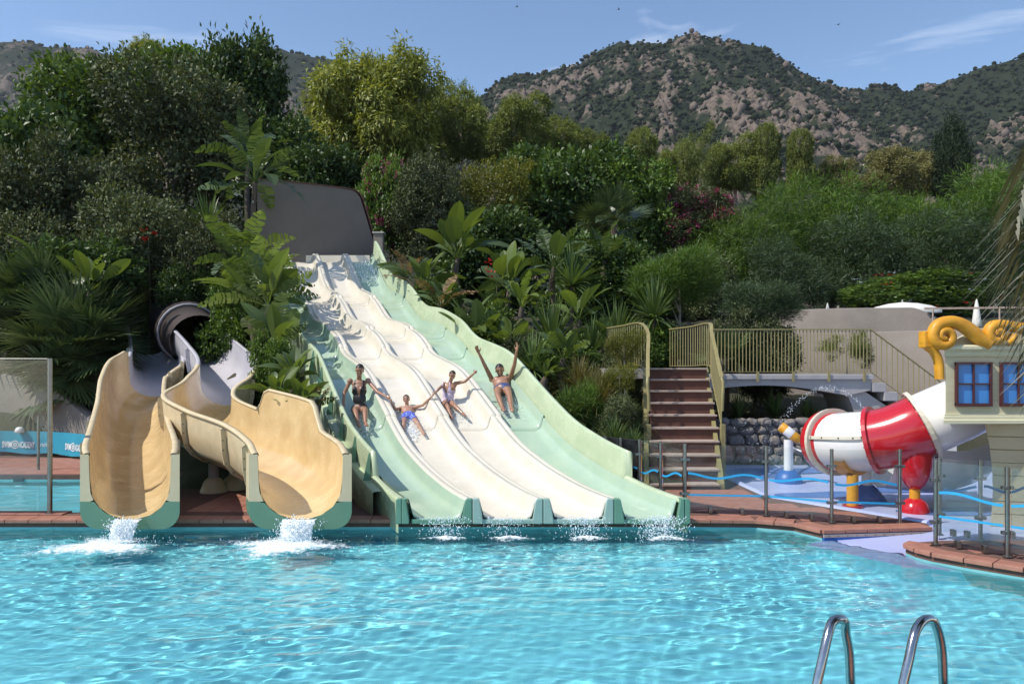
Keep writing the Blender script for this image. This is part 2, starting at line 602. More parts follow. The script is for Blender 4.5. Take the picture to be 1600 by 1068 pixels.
def mountmat(name):
    m, n, l = _mat(name)
    out = N(n, 'ShaderNodeOutputMaterial')
    b = N(n, 'ShaderNodeBsdfPrincipled')
    b.inputs['Roughness'].default_value = 0.95
    b.inputs['Specular IOR Level'].default_value = 0.1
    tcn = N(n, 'ShaderNodeTexCoord')
    at = N(n, 'ShaderNodeAttribute', attribute_name='tint')
    nz = N(n, 'ShaderNodeTexNoise', Scale=0.09, Detail=8.0, Roughness=0.7)
    l.new(tcn.outputs['Object'], nz.inputs['Vector'])
    scr = N(n, 'ShaderNodeValToRGB')
    scr.color_ramp.elements[0].position = 0.38
    scr.color_ramp.elements[0].color = (0.014, 0.020, 0.011, 1)
    scr.color_ramp.elements[1].position = 0.68
    scr.color_ramp.elements[1].color = (0.030, 0.037, 0.019, 1)
    l.new(nz.outputs['Fac'], scr.inputs['Fac'])
    n2 = N(n, 'ShaderNodeTexNoise', Scale=0.30, Detail=7.0, Roughness=0.7)
    l.new(tcn.outputs['Object'], n2.inputs['Vector'])
    rk = N(n, 'ShaderNodeValToRGB')
    rk.color_ramp.elements[0].position = 0.35
    rk.color_ramp.elements[0].color = (0.075, 0.060, 0.050, 1)
    rk.color_ramp.elements[1].position = 0.66
    rk.color_ramp.elements[1].color = (0.19, 0.148, 0.118, 1)
    l.new(n2.outputs['Fac'], rk.inputs['Fac'])
    sm = N(n, 'ShaderNodeMath', operation='ADD')
    l.new(at.outputs['Fac'], sm.inputs[0])
    n3 = N(n, 'ShaderNodeTexNoise', Scale=0.16, Detail=8.0, Roughness=0.75)
    l.new(tcn.outputs['Object'], n3.inputs['Vector'])
    l.new(n3.outputs['Fac'], sm.inputs[1])
    mr = N(n, 'ShaderNodeMapRange')
    mr.inputs['From Min'].default_value = 1.02
    mr.inputs['From Max'].default_value = 1.12
    l.new(sm.outputs[0], mr.inputs['Value'])
    mxn = N(n, 'ShaderNodeMix', data_type='RGBA')
    l.new(mr.outputs['Result'], mxn.inputs['Factor'])
    l.new(scr.outputs['Color'], mxn.inputs['A'])
    l.new(rk.outputs['Color'], mxn.inputs['B'])
    l.new(mxn.outputs['Result'], b.inputs['Base Color'])
    l.new(b.outputs[0], out.inputs[0])
    return m
M['mountain'] = mountmat('granite and scrub')
M['granite'] = plain('pink grey granite', (0.21, 0.163, 0.13), 0.95, (0.11, 0.085, 0.072), 0.25, 0.8, 0.6, bdist=1.0)
M['scrub'] = leafmat('hillside scrub', (0.010, 0.017, 0.009), (0.033, 0.041, 0.019), 0.9, 0.0, 0.1)

def mountain(name, label, sil, Yr, Yf, zf, seed, nx, ny, rockb, amp, nbush, nrock):
    """sil: (px,py) skyline; the flank runs from the foot (Yf,zf) up to the ridge at Yr"""
    px = np.linspace(sil[0][0], sil[-1][0], nx)
    py = np.interp(px, [s[0] for s in sil], [s[1] for s in sil])
    ridge = CAM_H + (HOR - py) * Yr / FPX
    t = np.linspace(0, 1.35, ny)
    noise = vnoise((ny, nx), (nx / 34, ny / 26), seed)
    fine = vnoise((ny, nx), (nx / 7, ny / 6), seed + 5)
    crag = np.abs(vnoise((ny, nx), (nx / 4, ny / 9), seed + 3))
    gul = np.abs(vnoise((ny, nx), (nx / 22, ny / 60), seed + 9))
    V = np.zeros((ny, nx, 3))
    tint = np.zeros((ny, nx))
    for i, tt in enumerate(t):
        Y = Yf + (Yr - Yf) * tt
        up = tt if tt <= 1 else 1 - (tt - 1) * 1.2
        prof = (0.75 * up + 0.25 * up * up)
        w = math.sin(min(1, tt) * math.pi) * 0.9 + 0.1
        z = zf + (ridge - zf) * prof + (noise[i] * 1.5 - gul[i] * 1.6) * amp * w + fine[i] * amp * 0.42
        tint[i] = rockb + fine[i] * 0.8 + noise[i] * 0.6 + 0.14 * math.sin(min(1, tt) * 3.1)
        rk = np.clip((tint[i] - .42) / .16, 0, 1)
        z = z + rk * (.18 - crag[i]) * amp * 1.1 - 3
        V[i, :, 0] = (px - 800) * (Yr * .55 + Y * .45) / FPX
        V[i, :, 1] = Y + fine[i] * 14
        V[i, :, 2] = z
    idx = np.arange(nx * ny).reshape(ny, nx)
    F = np.stack([idx[:-1, :-1], idx[:-1, 1:], idx[1:, 1:], idx[1:, :-1]], -1).reshape(-1, 4)
    o = mobj(name, np_mesh(name, V.reshape(-1, 3), F, M['mountain'], tint.ravel()))
    tag(o, label, 'mountain', kind='structure')
    rs = np.random.RandomState(seed + 20)
    ico = MB().ico((0, 0, 0), 1, 1)
    iv = np.array(ico.v); jf = np.array(ico.f)
    def scatter(nm, lab, cat, n, rock):
        vs, fs, ts = [], [], []
        c = 0
        tries = 0
        while c < n and tries < n * 12:
            tries += 1
            i = rs.randint(1, int(ny / 1.35) + 2); j = rs.randint(1, nx - 1)
            a = tint[i, j]
            if rock and a < 0.52 + rs.rand() * .14:
                continue
            if not rock and a > 0.50 + rs.rand() * .2:
                continue
            s = (rs.rand() ** 3.0 * 2.2 + 0.6) if rock else (rs.rand() ** 1.6 * 1.7 + 0.75)
            s *= Yr / 640
            q = iv * (1 + (rs.rand(len(iv), 1) - .5) * (.7 if rock else .5)) * s * np.array([1, .8, 1.35 if rock and rs.rand() > .5 else .8])
            off = (rs.rand(3) - .5) * np.array([6, 6, 0])
            q = q + V[i, j] + off + np.array([0, -s * .2, s * .15])
            vs.append(q); fs.append(jf + c * len(iv)); ts.append(np.full(len(iv), rs.rand()))
            c += 1
        ob = mobj(nm, np_mesh(nm, np.concatenate(vs), np.concatenate(fs), M['granite'] if rock else M['scrub'], np.concatenate(ts)))
        tag(ob, lab, cat, kind='stuff')
    scatter('scrub', 'dark scrub dotting the ' + label, 'scrub', nbush, False)
    scatter('boulders', 'pinkish boulders and crags on the ' + label, 'boulders', nrock, True)

SIL_R = [(700, 190), (760, 140), (780, 120), (800, 109), (850, 107), (900, 98), (925, 82), (945, 70), (968, 59), (985, 64), (1000, 60), (1025, 62), (1045, 64), (1062, 53), (1090, 50),
         (1112, 58), (1150, 60), (1188, 67), (1205, 78), (1222, 92), (1250, 105), (1290, 125), (1320, 138), (1345, 135), (1368, 128), (1392, 131), (1420, 139),
         (1450, 130), (1480, 120), (1520, 104), (1560, 90), (1600, 80), (1680, 62), (1800, 50), (1950, 80)]
mountain('mountain', 'rocky scrub mountain behind the trees', SIL_R, 640, 200, 14, 11, 440, 220, 0.365, 20, 20000, 1500)
SIL_L = [(-420, 90), (-200, 70), (-60, 62), (0, 60), (22, 58), (40, 62), (50, 58), (62, 66), (110, 68), (200, 84), (300, 92), (380, 84), (412, 72), (436, 68), (455, 76), (500, 84), (556, 92), (640, 112), (720, 150), (800, 190)]
mountain('far_hill', 'far bluish ridge on the left', SIL_L, 1000, 500, 30, 31, 260, 110, 0.36, 20, 5000, 500)

# ------------------------------------------------------------------ pool, deck, splash pad
DZ = 0.13
deck_main = [(-6.3, 10.55), (2.42, 10.57), (3.33, 10.52), (3.78, 10.30), (3.98, 9.86), (5.49, 10.06), (5.62, 10.45), (4.13, 12.5), (4.04, 14.7), (3.6, 17.0), (-6.3, 17.0)]
deck_right = [(4.65, 9.07), (4.66, 8.86), (4.74, 8.66), (4.95, 8.40), (5.33, 7.99), (6.2, 7.35), (8.5, 6.2), (8.5, 9.35), (5.25, 9.33), (4.80, 9.22)]
deck_front = [(-14, 10.55), (-6.302, 10.55), (-6.302, 11.15), (-14, 11.15)]
deck_back = [(-16, 15.1), (-6.302, 15.1), (-6.302, 17.0), (-9.2, 18.7), (-16, 18.7)]

def inside(poly, x, y):
    c = False
    n = len(poly)
    for i in range(n):
        x1, y1 = poly[i]; x2, y2 = poly[i - 1]
        if (y1 > y) != (y2 > y) and x < (x2 - x1) * (y - y1) / (y2 - y1) + x1:
            c = not c
    return c

rnd = random.Random(5)
decks = {}
for nm, poly, lab in (('deck', deck_main, 'terracotta paved deck between the slides and the pool'), ('deck', deck_right, 'terracotta paved deck at the right pool edge'),
                      ('deck', deck_front, 'narrow terracotta strip between the two pools'), ('deck', deck_back, 'terracotta paving below the banner')):
    o = MB().prism(poly, 0.03, DZ - 0.012).build(nm, M['deck_grout'])
    tag(o, lab, 'deck', kind='structure')
    decks[lab] = o
    w = MB().prism([(x, y) for x, y in poly], -1.45, 0.028).build('pool_wall', M['pool_wall'], o)
    w.cycles.is_caustics_receiver = True

# coping stones along the water's edge and square paving behind it
def coping(parent, pts, w=0.30, step=0.33):
    mesh_cache = {}
    for a, b in zip(pts[:-1], pts[1:]):
        a, b = Vector((*a, 0)), Vector((*b, 0))
        L = (b - a).length
        n = max(1, round(L / step))
        t = (b - a) / L
        nrm = Vector((-t.y, t.x, 0))
        l = L / n
        key = round(l, 3)
        if key not in mesh_cache:
            mesh_cache[key] = MB().box((0, 0, 0), (l - 0.008, w, 0.05)).mesh('coping_stone', M['deck'], bevel=0.008)
        for k in range(n):
            c = a + t * (k + .5) * l + nrm * (w / 2 - 0.035)
            mobj('coping_stone', mesh_cache[key], parent, loc=(c.x, c.y, DZ - 0.018 + rnd.uniform(-.001, .001)), rot=(0, 0, math.atan2(t.y, t.x)))

def paving(parent, poly, x0, x1, y0, y1, s=0.34, edge=None):
    me = MB().box((0, 0, 0), (s - 0.008, s - 0.008, 0.03)).mesh('paving_tile', M['deck'], bevel=0.005)
    ny = int((y1 - y0) / s); nx = int((x1 - x0) / s)
    for i in range(ny):
        for j in range(nx):
            x = x0 + (j + .5) * s; y = y0 + (i + .5) * s
            h = s * .5
            if all(inside(poly, x + a * h, y + b * h) for a in (-1, 1) for b in (-1, 1)):
                mobj('paving_tile', me, parent, loc=(x, y, DZ - 0.018 + rnd.uniform(-.002, .002)))

dm = decks['terracotta paved deck between the slides and the pool']
coping(dm, [(-6.3, 10.55), (2.42, 10.57), (3.33, 10.52), (3.78, 10.30), (3.98, 9.86), (5.49, 10.06)])
inset = [(-6.3, 10.83), (2.45, 10.85), (3.4, 10.80), (3.95, 10.55), (4.15, 10.16), (5.45, 10.35), (5.55, 10.45), (4.06, 12.5), (3.97, 14.7), (-6.3, 14.7)]
paving(dm, inset, -4.75, -3.1, 10.83, 13.0)
paving(dm, inset, -2.1, -0.8, 10.83, 12.0)
paving(dm, inset, 1.6, 5.5, 10.16, 13.4)
dr = decks['terracotta paved deck at the right pool edge']
coping(dr, [(4.80, 9.22), (4.65, 9.07), (4.66, 8.86), (4.74, 8.66), (4.95, 8.40), (5.33, 7.99), (6.2, 7.35), (8.5, 6.2)], w=0.26, step=0.28)
paving(dr, [(4.95, 9.1), (4.93, 8.9), (5.0, 8.75), (5.15, 8.58), (5.5, 8.22), (6.3, 7.65), (8.4, 6.6), (8.4, 9.33), (5.3, 9.33)], 4.9, 7.6, 7.3, 9.33)
df_ = decks['narrow terracotta strip between the two pools']
coping(df_, [(-11.5, 10.55), (-6.3, 10.55)])
coping(df_, [(-6.4, 11.15), (-11.5, 11.15)], w=0.26)
db = decks['terracotta paving below the banner']
paving(db, [(-13, 15.2), (-6.4, 15.2), (-6.4, 17.0), (-9.2, 18.3), (-13, 18.3)], -13, -8.5, 15.2, 18.3, s=0.45)

# blue painted fascia below the jutting deck
fb = MB().bar((3.99, 9.835, -0.02), (5.50, 10.035, -0.02), 0.03, 0.20).build('fascia', M['blue'], dm)
fw = MB().bar((3.99, 9.828, 0.062), (5.50, 10.028, 0.062), 0.03, 0.035).build('fascia_strip', M['tread'], dm)
for k in range(12):
    t = (k + .5) / 12
    MB().ico((3.99 + 1.51 * t, 9.811 + .2 * t, 0.062), 0.007, 1).build('rivet', M['bolt'], dm)

def sheet(name, poly, z, mat, label, cat):
    o = MB().add([(x, y, z) for x, y in poly], [tuple(range(len(poly)))]).build(name, mat, recalc=False)
    o.cycles.is_caustics_receiver = True
    return tag(o, label, cat, kind='structure')
sheet('pool_floor', [(-16, 2), (9.5, 2), (9.5, 16), (-16, 16)], -0.62, M['pool_floor'], 'pale blue pool floor under the water', 'pool floor')
# splash pad with a ramp running down into the pool
pad = MB().add([(3.4, 12.4, .085), (5.60, 10.40, .085), (5.35, 9.30, .085), (9.5, 9.30, .085), (12, 17.0, .085), (3.4, 17.0, .085)], [(0, 1, 2, 3, 4, 5)])
pad.add([(5.60, 10.40, .085), (5.35, 9.30, .085), (4.72, 8.95, 0.0), (4.02, 9.92, 0.0)], [(0, 3, 2, 1)])
pad.add([(4.72, 8.95, 0.0), (4.02, 9.92, 0.0), (3.72, 9.70, -.07), (4.42, 8.60, -.07), (5.3, 8.3, -.07), (5.35, 9.2, -.03)], [(0, 1, 2, 3), (0, 3, 4, 5)])
pado = pad.build('splash_pad', M['pad'], weld=True)
pado.cycles.is_caustics_receiver = True
tag(pado, 'lavender painted splash pad sloping into the pool', 'splash pad', kind='structure')
st = MB().add([(3.72, 9.70, -.07), (4.42, 8.60, -.07), (4.35, 8.54, -1.34), (3.60, 9.62, -1.34), (5.3, 8.3, -.07), (5.25, 8.2, -1.34)], [(0, 1, 2, 3), (1, 4, 5, 2)]).build('ramp_wall', M['pool_floor'], pado)
st.cycles.is_caustics_receiver = True
kerb = MB().tube([(5.66, 10.42, .09), (5.0, 11.35, .09), (4.2, 12.5, .09), (4.12, 14.7, .09), (4.0, 16.6, .09)], 0.09, 10, squash=0.7).build('kerb', M['pad'])
tag(kerb, 'rounded lavender kerb between deck and splash pad', 'kerb', kind='structure')
for k, (px, py, Y, rx, ry) in enumerate([(1180, 745, 15.6, .9, .6), (1290, 775, 12.9, .7, .35), (1500, 800, 11.4, 1.0, .3), (1420, 768, 13.4, .8, .4), (1250, 742, 15.9, .8, .5)]):
    x = (px - 800) * Y / FPX
    pts = []
    rr = random.Random(k)
    ph = [rr.uniform(0, 6) for _ in range(3)]
    for i in range(28):
        a = i / 28 * 2 * math.pi
        q = 1 + .2 * math.sin(2 * a + ph[0]) + .12 * math.sin(3 * a + ph[1])
        pts.append((x + rx * q * math.cos(a), Y + ry * q * math.sin(a)))
    o = sheet('painted_patch', pts, .0855 + .003 * (k + 1), M['pad_blue'], 'x', 'painted patch')
    o['label'] = ['dark blue painted patch by the rock wall', 'dark blue patch in front of the water cannon post', 'dark blue stripe beside the ship hull', 'dark blue patch behind the tube slide', 'blue patch right below the rock wall'][k]

def water(name, x0, x1, y0, y1, dx, label, seed, amp=1.0):
    xs = np.arange(x0, x1 + dx / 2, dx)
    ys = np.arange(y0, y1 + dx / 2, dx)
    X, Y = np.meshgrid(xs, ys)
    rs = np.random.RandomState(seed)
    Z = np.zeros_like(X)
    calm = 0.75 + 0.35 * np.sin(X * .55 + 1.3 + .8 * np.sin(Y * .7)) * np.sin(Y * .8 + .4 * X) + 0.5 * np.clip((Y - 8.6) / 1.8, 0, 1) + .25 * np.sin(X * 1.7 - Y * 1.1)
    calm = np.clip(calm, .35, 1.6)
    for i in range(64):
        lam = 0.085 * (9.5 ** rs.rand())
        th = rs.normal(1.68, 0.50)
        k = 2 * math.pi / lam
        ph = rs.rand() * 6.28
        wob = 0.35 * np.sin(X * rs.uniform(.5, 1.6) + rs.rand() * 6) + 0.35 * np.sin(Y * rs.uniform(.5, 1.8) + rs.rand() * 6)
        a = 0.00165 * lam ** 0.85 * rs.uniform(.5, 1.3) * amp
        arg = k * (X * math.cos(th) + Y * math.sin(th)) + ph + wob * 2.4
        Z += a * (np.sin(arg) + 0.35 * np.cos(2 * arg))
    Z *= calm
    V = np.stack([X, Y, Z], -1).reshape(-1, 3)
    idx = np.arange(X.size).reshape(X.shape)
    F = np.stack([idx[:-1, :-1], idx[:-1, 1:], idx[1:, 1:], idx[1:, :-1]], -1).reshape(-1, 4)
    o = mobj(name, np_mesh(name, V, F, M['water'], smooth=True))
    o.cycles.is_caustics_caster = True
    return tag(o, label, 'water', kind='structure')
water('water', -12.0, 8.4, 2.6, 10.545, 0.027, 'rippling turquoise water of the main pool', 4)
water('water', -16.0, -6.305, 11.155, 15.095, 0.08, 'still turquoise water of the pool behind the glass', 8, 0.5)

# ------------------------------------------------------------------ four-lane slide
def build_slide():
    T = thing('multi_lane_slide', 'wide four lane water slide with two cream lanes between two green lanes', 'water slide', (slide_x(0, 10.2), 10.2, 0))
    inv = Vector(T.location)
    W = 0.935
    joints = [10.2, 13.66, 17.0, 18.2, 21.2, 24.3]
    def row(y, prof, dz):
        z = floor_z(y)
        return [Vector((slide_x(u, y), y, z + h + dz * max(0, 1 - abs(h) / .12))) - inv for u, h in prof]
    def strip(name, prof_f, y0, y1, mat, step=0.0, lip=None):
        n = max(6, int((y1 - y0) / 0.09))
        rows = []
        for i in range(n + 1):
            y = y1 + (y0 - y1) * i / n
            rows.append(row(y, prof_f(y, i / n), step * (i / n)))
        mb = MB()
        if lip:
            rows.append([p + Vector((0, 0.004, -lip * (.3 if name == 'lane' and not (5 <= k <= len(rows[-1]) - 6) else 1))) for k, p in enumerate(rows[-1])])
        mb.grid(rows)
        return mb.build(name, mat, T, recalc=False)
    for li in range(4):
        c = (li - 1.5) * W
        green = li in (0, 3)
        for si in range(5):
            y0, y1 = joints[si], joints[si + 1]
            half = W / 2
            lo = 0.10 if li == 0 else 0
            ro = 0.10 if li == 3 else 0
            def pf(y, t, c=c, si=si):
                h = DIVH + 0.045 * t * (si > 0)
                pts = []
                for s in (-1, 1):
                    seg = [(half - .092, h), (half - .108, h * .80), (half - .130, h * .45), (half - .155, h * .18), (half - .185, .035), (half - .225, .006), (half - .29, 0)]
                    seg = [(c + s * u, hh) for u, hh in seg]
                    pts += seg if s == -1 else seg[::-1]
                return pts
            # floor and its two flanks are one moulding
            strip('lane', pf, y0, y1, M['green_floor'] if green else M['cream'], 0.035 if si else 0, 0.08)
    for di in range(-1, 2):                       # ridges between the lanes
        u0 = di * W
        for si in range(5):
            y0, y1 = joints[si], joints[si + 1]
            def pf(y, t, u0=u0, si=si):
                h = DIVH + 0.045 * t * (si > 0)
                return [(u0 - .098, h - .025), (u0 - .093, h + .002), (u0 - .075, h + .014), (u0 - .006, h + .016), (u0, h + .004), (u0 + .006, h + .016), (u0 + .075, h + .014), (u0 + .093, h + .002), (u0 + .098, h - .025)]
            strip('lane_divider', pf, y0, y1, M['cream'], 0.035 if si else 0, 0.14)
    for s in (-1, 1):                             # outer walls, tall above the run-out
        u0 = s * 2 * W
        for (y0, y1, h) in ((10.2, 11.42, .26), (11.4, 13.66, .63), (13.66, 17.0, .63), (17.0, 21.2, .63), (21.2, 24.3, .66)):
            def pf(y, t, u0=u0, s=s, h=h):
                q = [(-.07, .21), (-.055, .27), (-.03, h * .6 + .05), (-.01, h - .02), (.0, h), (.025, h + .012), (.06, h), (.07, h - .03), (.05, h * .5), (.045, -.05), (.045, -.33)]
                if h < .3:
                    q = [(-.058, .21), (-.05, h - .01), (-.03, h + .008), (.02, h + .012), (.06, h), (.07, h - .03), (.06, .1), (.05, -.05), (.05, -.20)]
                return [(u0 + s * a, b) for a, b in q]
            strip('side_wall', pf, y0, y1, M['green'], 0, 0.5 if y0 == 11.4 else None)
    # ledge and gussets outside the left wall
    uL = -2 * W
    def pf(y, t):
        return [(uL - .05, .20), (uL - .17, .19), (uL - .185, .17), (uL - .185, -.28), (uL - .15, -.34), (uL - .02, -.36)]
    strip('ledge', pf, 10.9, 16.5, M['green'])
    for k, y in enumerate((11.45, 12.25, 13.05, 13.85, 14.65, 15.4)):
        z = floor_z(y)
        x = slide_x(uL, y)
        mb = MB()
        mb.slab([(x - .172, z + .19), (x - .06, z + .19), (x - .06, z + .60), (x - .085, z + .60)], y - .018, y + .018)
        mb.v = [tuple(Vector(p) - inv) for p in mb.v]
        mb.build('gusset', M['cap_green'], T)
    # mouth: a cap on every wall and a fascia below each floor
    z0 = floor_z(10.2)
    for k in range(5):
        u = (k - 2) * W
        x = slide_x(u, 10.2)
        w0, w1 = (.098, .14) if 0 < k < 4 else (.06, .10)
        for s in ((-1, 1) if 0 < k < 4 else ((1,) if k == 0 else (-1,))):
            poly = [(x + .004 * s, .155), (x + s * w1, .155), (x + s * w1, z0 - .01), (x + s * (w0 + .012), z0 + .16), (x + s * (w0 - .004), z0 + DIVH), (x + s * .075, z0 + DIVH + .022), (x + .004 * s, z0 + DIVH + .022)]
            mb = MB().slab(poly, 10.13, 10.24)
            mb.v = [tuple(Vector(p) - inv) for p in mb.v]
            lane_green = (k == 0) or (k == 4) or (k == 1 and s == -1) or (k == 3 and s == 1)
            mb.build('end_cap', M['cap_green'] if lane_green else M['cap_pale'], T, bevel=0.012)
        if k in (0, 4):
            s = -1 if k == 0 else 1
            mb = MB().slab([(x, .155), (x + s * .075, .155), (x + s * .075, z0 + .25), (x + s * .05, z0 + DIVH + .022), (x, z0 + DIVH + .022)], 10.135, 10.26)
            mb.v = [tuple(Vector(p) - inv) for p in mb.v]
            mb.build('end_cap', M['cap_green'], T, bevel=0.01)
    for li in range(4):
        x = slide_x((li - 1.5) * W, 10.2)
        mb = MB().box((x, 10.20, (z0 + .155) / 2 - .004), (W - .262, .09, z0 - .155 - .004))
        mb.v = [tuple(Vector(p) - inv) for p in mb.v]
        mb.build('fascia', M['cap_green'] if li in (0, 3) else M['cap_pale'], T, bevel=0.008)
    # underside tray so that the slide has a body
    n = 80
    rows = []
    for i in range(n + 1):
        y = 10.27 + (24.2 - 10.27) * i / n
        z = floor_z(y) - .10
        if y < 10.8:
            z = max(z, .14)
        rows.append([Vector((slide_x(u, y), y, z)) - inv for u in (-1.9, -.9, 0, .9, 1.9)])
    MB().grid(rows).build('tray', M['green'], T, recalc=False)
    # start basin at the head
    zt = floor_z(24.3)
    xa, xb = slide_x(-1.95, 24.3), slide_x(1.95, 24.3)
    mb = MB().add([(xa, 24.28, zt - .012), (xb, 24.28, zt - .012), (xb - .4, 25.2, zt - .012), (xa - .4, 25.2, zt - .012)], [(0, 1, 2, 3)])
    mb.box(((xa + xb) / 2 - .4, 25.25, zt + .1), (xb - xa, .1, .5))
    mb.v = [tuple(Vector(p) - inv) for p in mb.v]
    mb.build('start_basin', M['cream'], T)
    for y in (12.6, 15.0, 17.6, 20.4, 23.2):       # steel legs
        for u in (-1.7, 1.7):
            x = slide_x(u, y)
            zt = floor_z(y) - .1
            zb = min(gz(x, y), zt - .35) - .15
            MB().tube([Vector((x, y, zb)) - inv, Vector((x, y, zt)) - inv], .07, 10).build('leg', M['steel'], T)
    return T
slide = build_slide()

# ------------------------------------------------------------------ two yellow flumes
def catmull(pts, n):
    pts = [Vector(p) for p in pts]
    ext = [pts[0] * 2 - pts[1]] + pts + [pts[-1] * 2 - pts[-2]]
    out = []
    for i in range(1, len(ext) - 2):
        p0, p1, p2, p3 = ext[i - 1:i + 3]
        for k in range(n):
            t = k / n
            out.append(0.5 * ((2 * p1) + (p2 - p0) * t + (2 * p0 - 5 * p1 + 4 * p2 - p3) * t * t + (3 * p1 - p0 - 3 * p2 + p3) * t * t * t))
    out.append(pts[-1])
    return out

def u_profile(hw, hl, hr, n=9):
    """inside of the trough from left rim to right rim: (across, up)"""
    r = hw
    pts = [(-hw * 1.02, hl), (-hw * 1.01, hl * .8), (-hw, max(r * .9, hl * .62))]
    for k in range(1, n):
        a = math.pi * (1 + k / n)
        pts.append((hw * math.cos(a), r * .85 + r * .85 * math.sin(a)))
    pts += [(hw, max(r * .9, hr * .62)), (hw * 1.01, hr * .8), (hw * 1.02, hr)]
    return pts

def flume(name, label, path, hw, heights, cut, mats, endx, raise_l, raise_r, ribs):
    """path from the mouth uphill; heights(t) -> left,right wall heights; first part yellow up to index cut"""
    T = thing(name, label, 'water slide', (path[0][0], path[0][1], 0))
    o0 = Vector(T.location)
    pts = catmull(path, 10)
    n = len(pts)
    frames = []
    for i, p in enumerate(pts):
        t = pts[min(i + 1, n - 1)] - pts[max(i - 1, 0)]
        s = Vector((t.y, -t.x, 0)).normalized()
        if i < 8:                                  # square mouth, cut parallel to the pool edge
            s = s.lerp(Vector((1, 0, 0)), 1 - i / 8).normalized()
        frames.append((p, s))
    segs = [(0, cut, mats[0], mats[1]), (cut, n - 1, mats[2], mats[2])]
    for a, b, mi, mr in segs:
        cuts = list(range(a, b, 10)) + [b]
        for c0, c1 in zip(cuts[:-1], cuts[1:]):
            if c1 <= c0:
                continue
            rows_i, rows_o, rim_l, rim_r = [], [], [], []
            for i in range(c0, c1 + 1):
                p, s = frames[i]
                hl, hr = heights(i / (n - 1))
                hl += raise_l(i / (n - 1)); hr += raise_r(i / (n - 1))
                pr = u_profile(hw, hl, hr)
                rows_i.append([p + s * u + Vector((0, 0, h)) - o0 for u, h in pr])
                ot = 0.045
                rows_o.append([p + s * (u * (1 + ot / hw)) + Vector((0, 0, h - (ot if 2 < k < len(pr) - 3 else 0))) - o0 for k, (u, h) in enumerate(pr)])
                for side, rim in ((0, rim_l), (-1, rim_r)):
                    u, h = pr[side]
                    sg = -1 if side == 0 else 1
                    rim.append([p + s * (u + sg * d) + Vector((0, 0, h + e)) - o0 for d, e in ((-.012, -.02), (-.008, .010), (.03, .016), (.072, .008), (.076, -.035), (.04, -.04))])
            MB().grid(rows_i).build('trough', mi, T, recalc=False)
            MB().grid([r[::-1] for r in rows_o]).build('shell', mr if mi is not mats[2] else mats[2], T, recalc=False)
            for rim in (rim_l, rim_r):
                MB().grid(rim, close=True).build('rim', mr, T)
            # flange rib between mouldings
            if c1 < n - 1 and ribs:
                p, s = frames[c1]
                hl, hr = heights(c1 / (n - 1))
                pr = u_profile(hw + .05, hl, hr)
                tt = (pts[min(c1 + 1, n - 1)] - pts[c1 - 1]).normalized()
                rows = []
                for d in (-.02, .02):
                    rows.append([p + s * (u * 1.0) + tt * d + Vector((0, 0, h - .02)) - o0 for u, h in pr])
                    rows.append([p + s * (u * 1.13) + tt * d + Vector((0, 0, h - .075)) - o0 for u, h in pr])
                rows = [rows[0], rows[1], rows[3], rows[2]]
                fl = MB().grid(rows, smooth=False).build('flange', mr, T)
                for k in range(1, len(pr) - 1):
                    u, h = pr[k]
                    MB().ico(p + s * u * 1.09 - tt * .024 + Vector((0, 0, h - .05)) - o0, .011, 1).build('bolt', M['bolt'], fl)
    # mouth plate with the U cut out: tan above, green below with round corners
    p, s = frames[0]
    hl, hr = heights(0)
    zb = 0.096 - p.z
    inner = u_profile(hw, hl, hr, 14)
    ow = hw + 0.125
    split = 0.46 - p.z
    def outer_at(u, h):
        # push an inner point to the outside outline
        if h > split:
            return (math.copysign(ow, u), h)
        a = math.atan2(h - split, u)
        r = 0.24
        ca, sa = math.cos(a), math.sin(a)
        H = split - zb
        k = min(ow / max(1e-6, abs(ca)), H / max(1e-6, abs(sa)))
        x, z = ca * k, split + sa * k
        if abs(x) > ow - r and z < zb + r:
            dx, dz = abs(x) - (ow - r), (zb + r) - z
            dd = math.hypot(dx, dz)
            if dd > r:
                x = math.copysign(ow - r + dx / dd * r, x)
                z = zb + r - dz / dd * r
        return (x, z)
    def dense(seq, m):
        out = []
        for (a, b), (c, d) in zip(seq[:-1], seq[1:]):
            for k in range(m):
                out.append((a + (c - a) * k / m, b + (d - b) * k / m))
        return out + [seq[-1]]
    inn = dense(inner, 4)
    groups = {'tan_l': [q for q in inn if q[1] >= split and q[0] < 0], 'green': [q for q in inn if q[1] <= split + .03], 'tan_r': [q for q in inn if q[1] >= split and q[0] > 0]}
    for g, seq in groups.items():
        if g == 'green':
            seq = [(-hw, split)] + [q for q in seq if q[1] < split] + [(hw, split)]
        elif g == 'tan_l':
            seq = seq + [(-hw, split)]
        else:
            seq = [(hw, split)] + seq
        rows = []
        for d in (-.012, .34):
            sx = SHEAR * max(0, d)
            rows.append([p + Vector((u + sx, d, h)) - o0 for u, h in seq])
            rows.append([p + Vector((outer_at(u, h)[0] + sx, d, outer_at(u, h)[1])) - o0 for u, h in seq])
        rows = [rows[0], rows[1], rows[3]]
        MB().grid(rows, smooth=False).build('end_plate', mats[3] if g == 'green' else mats[4], T)
    return T, frames

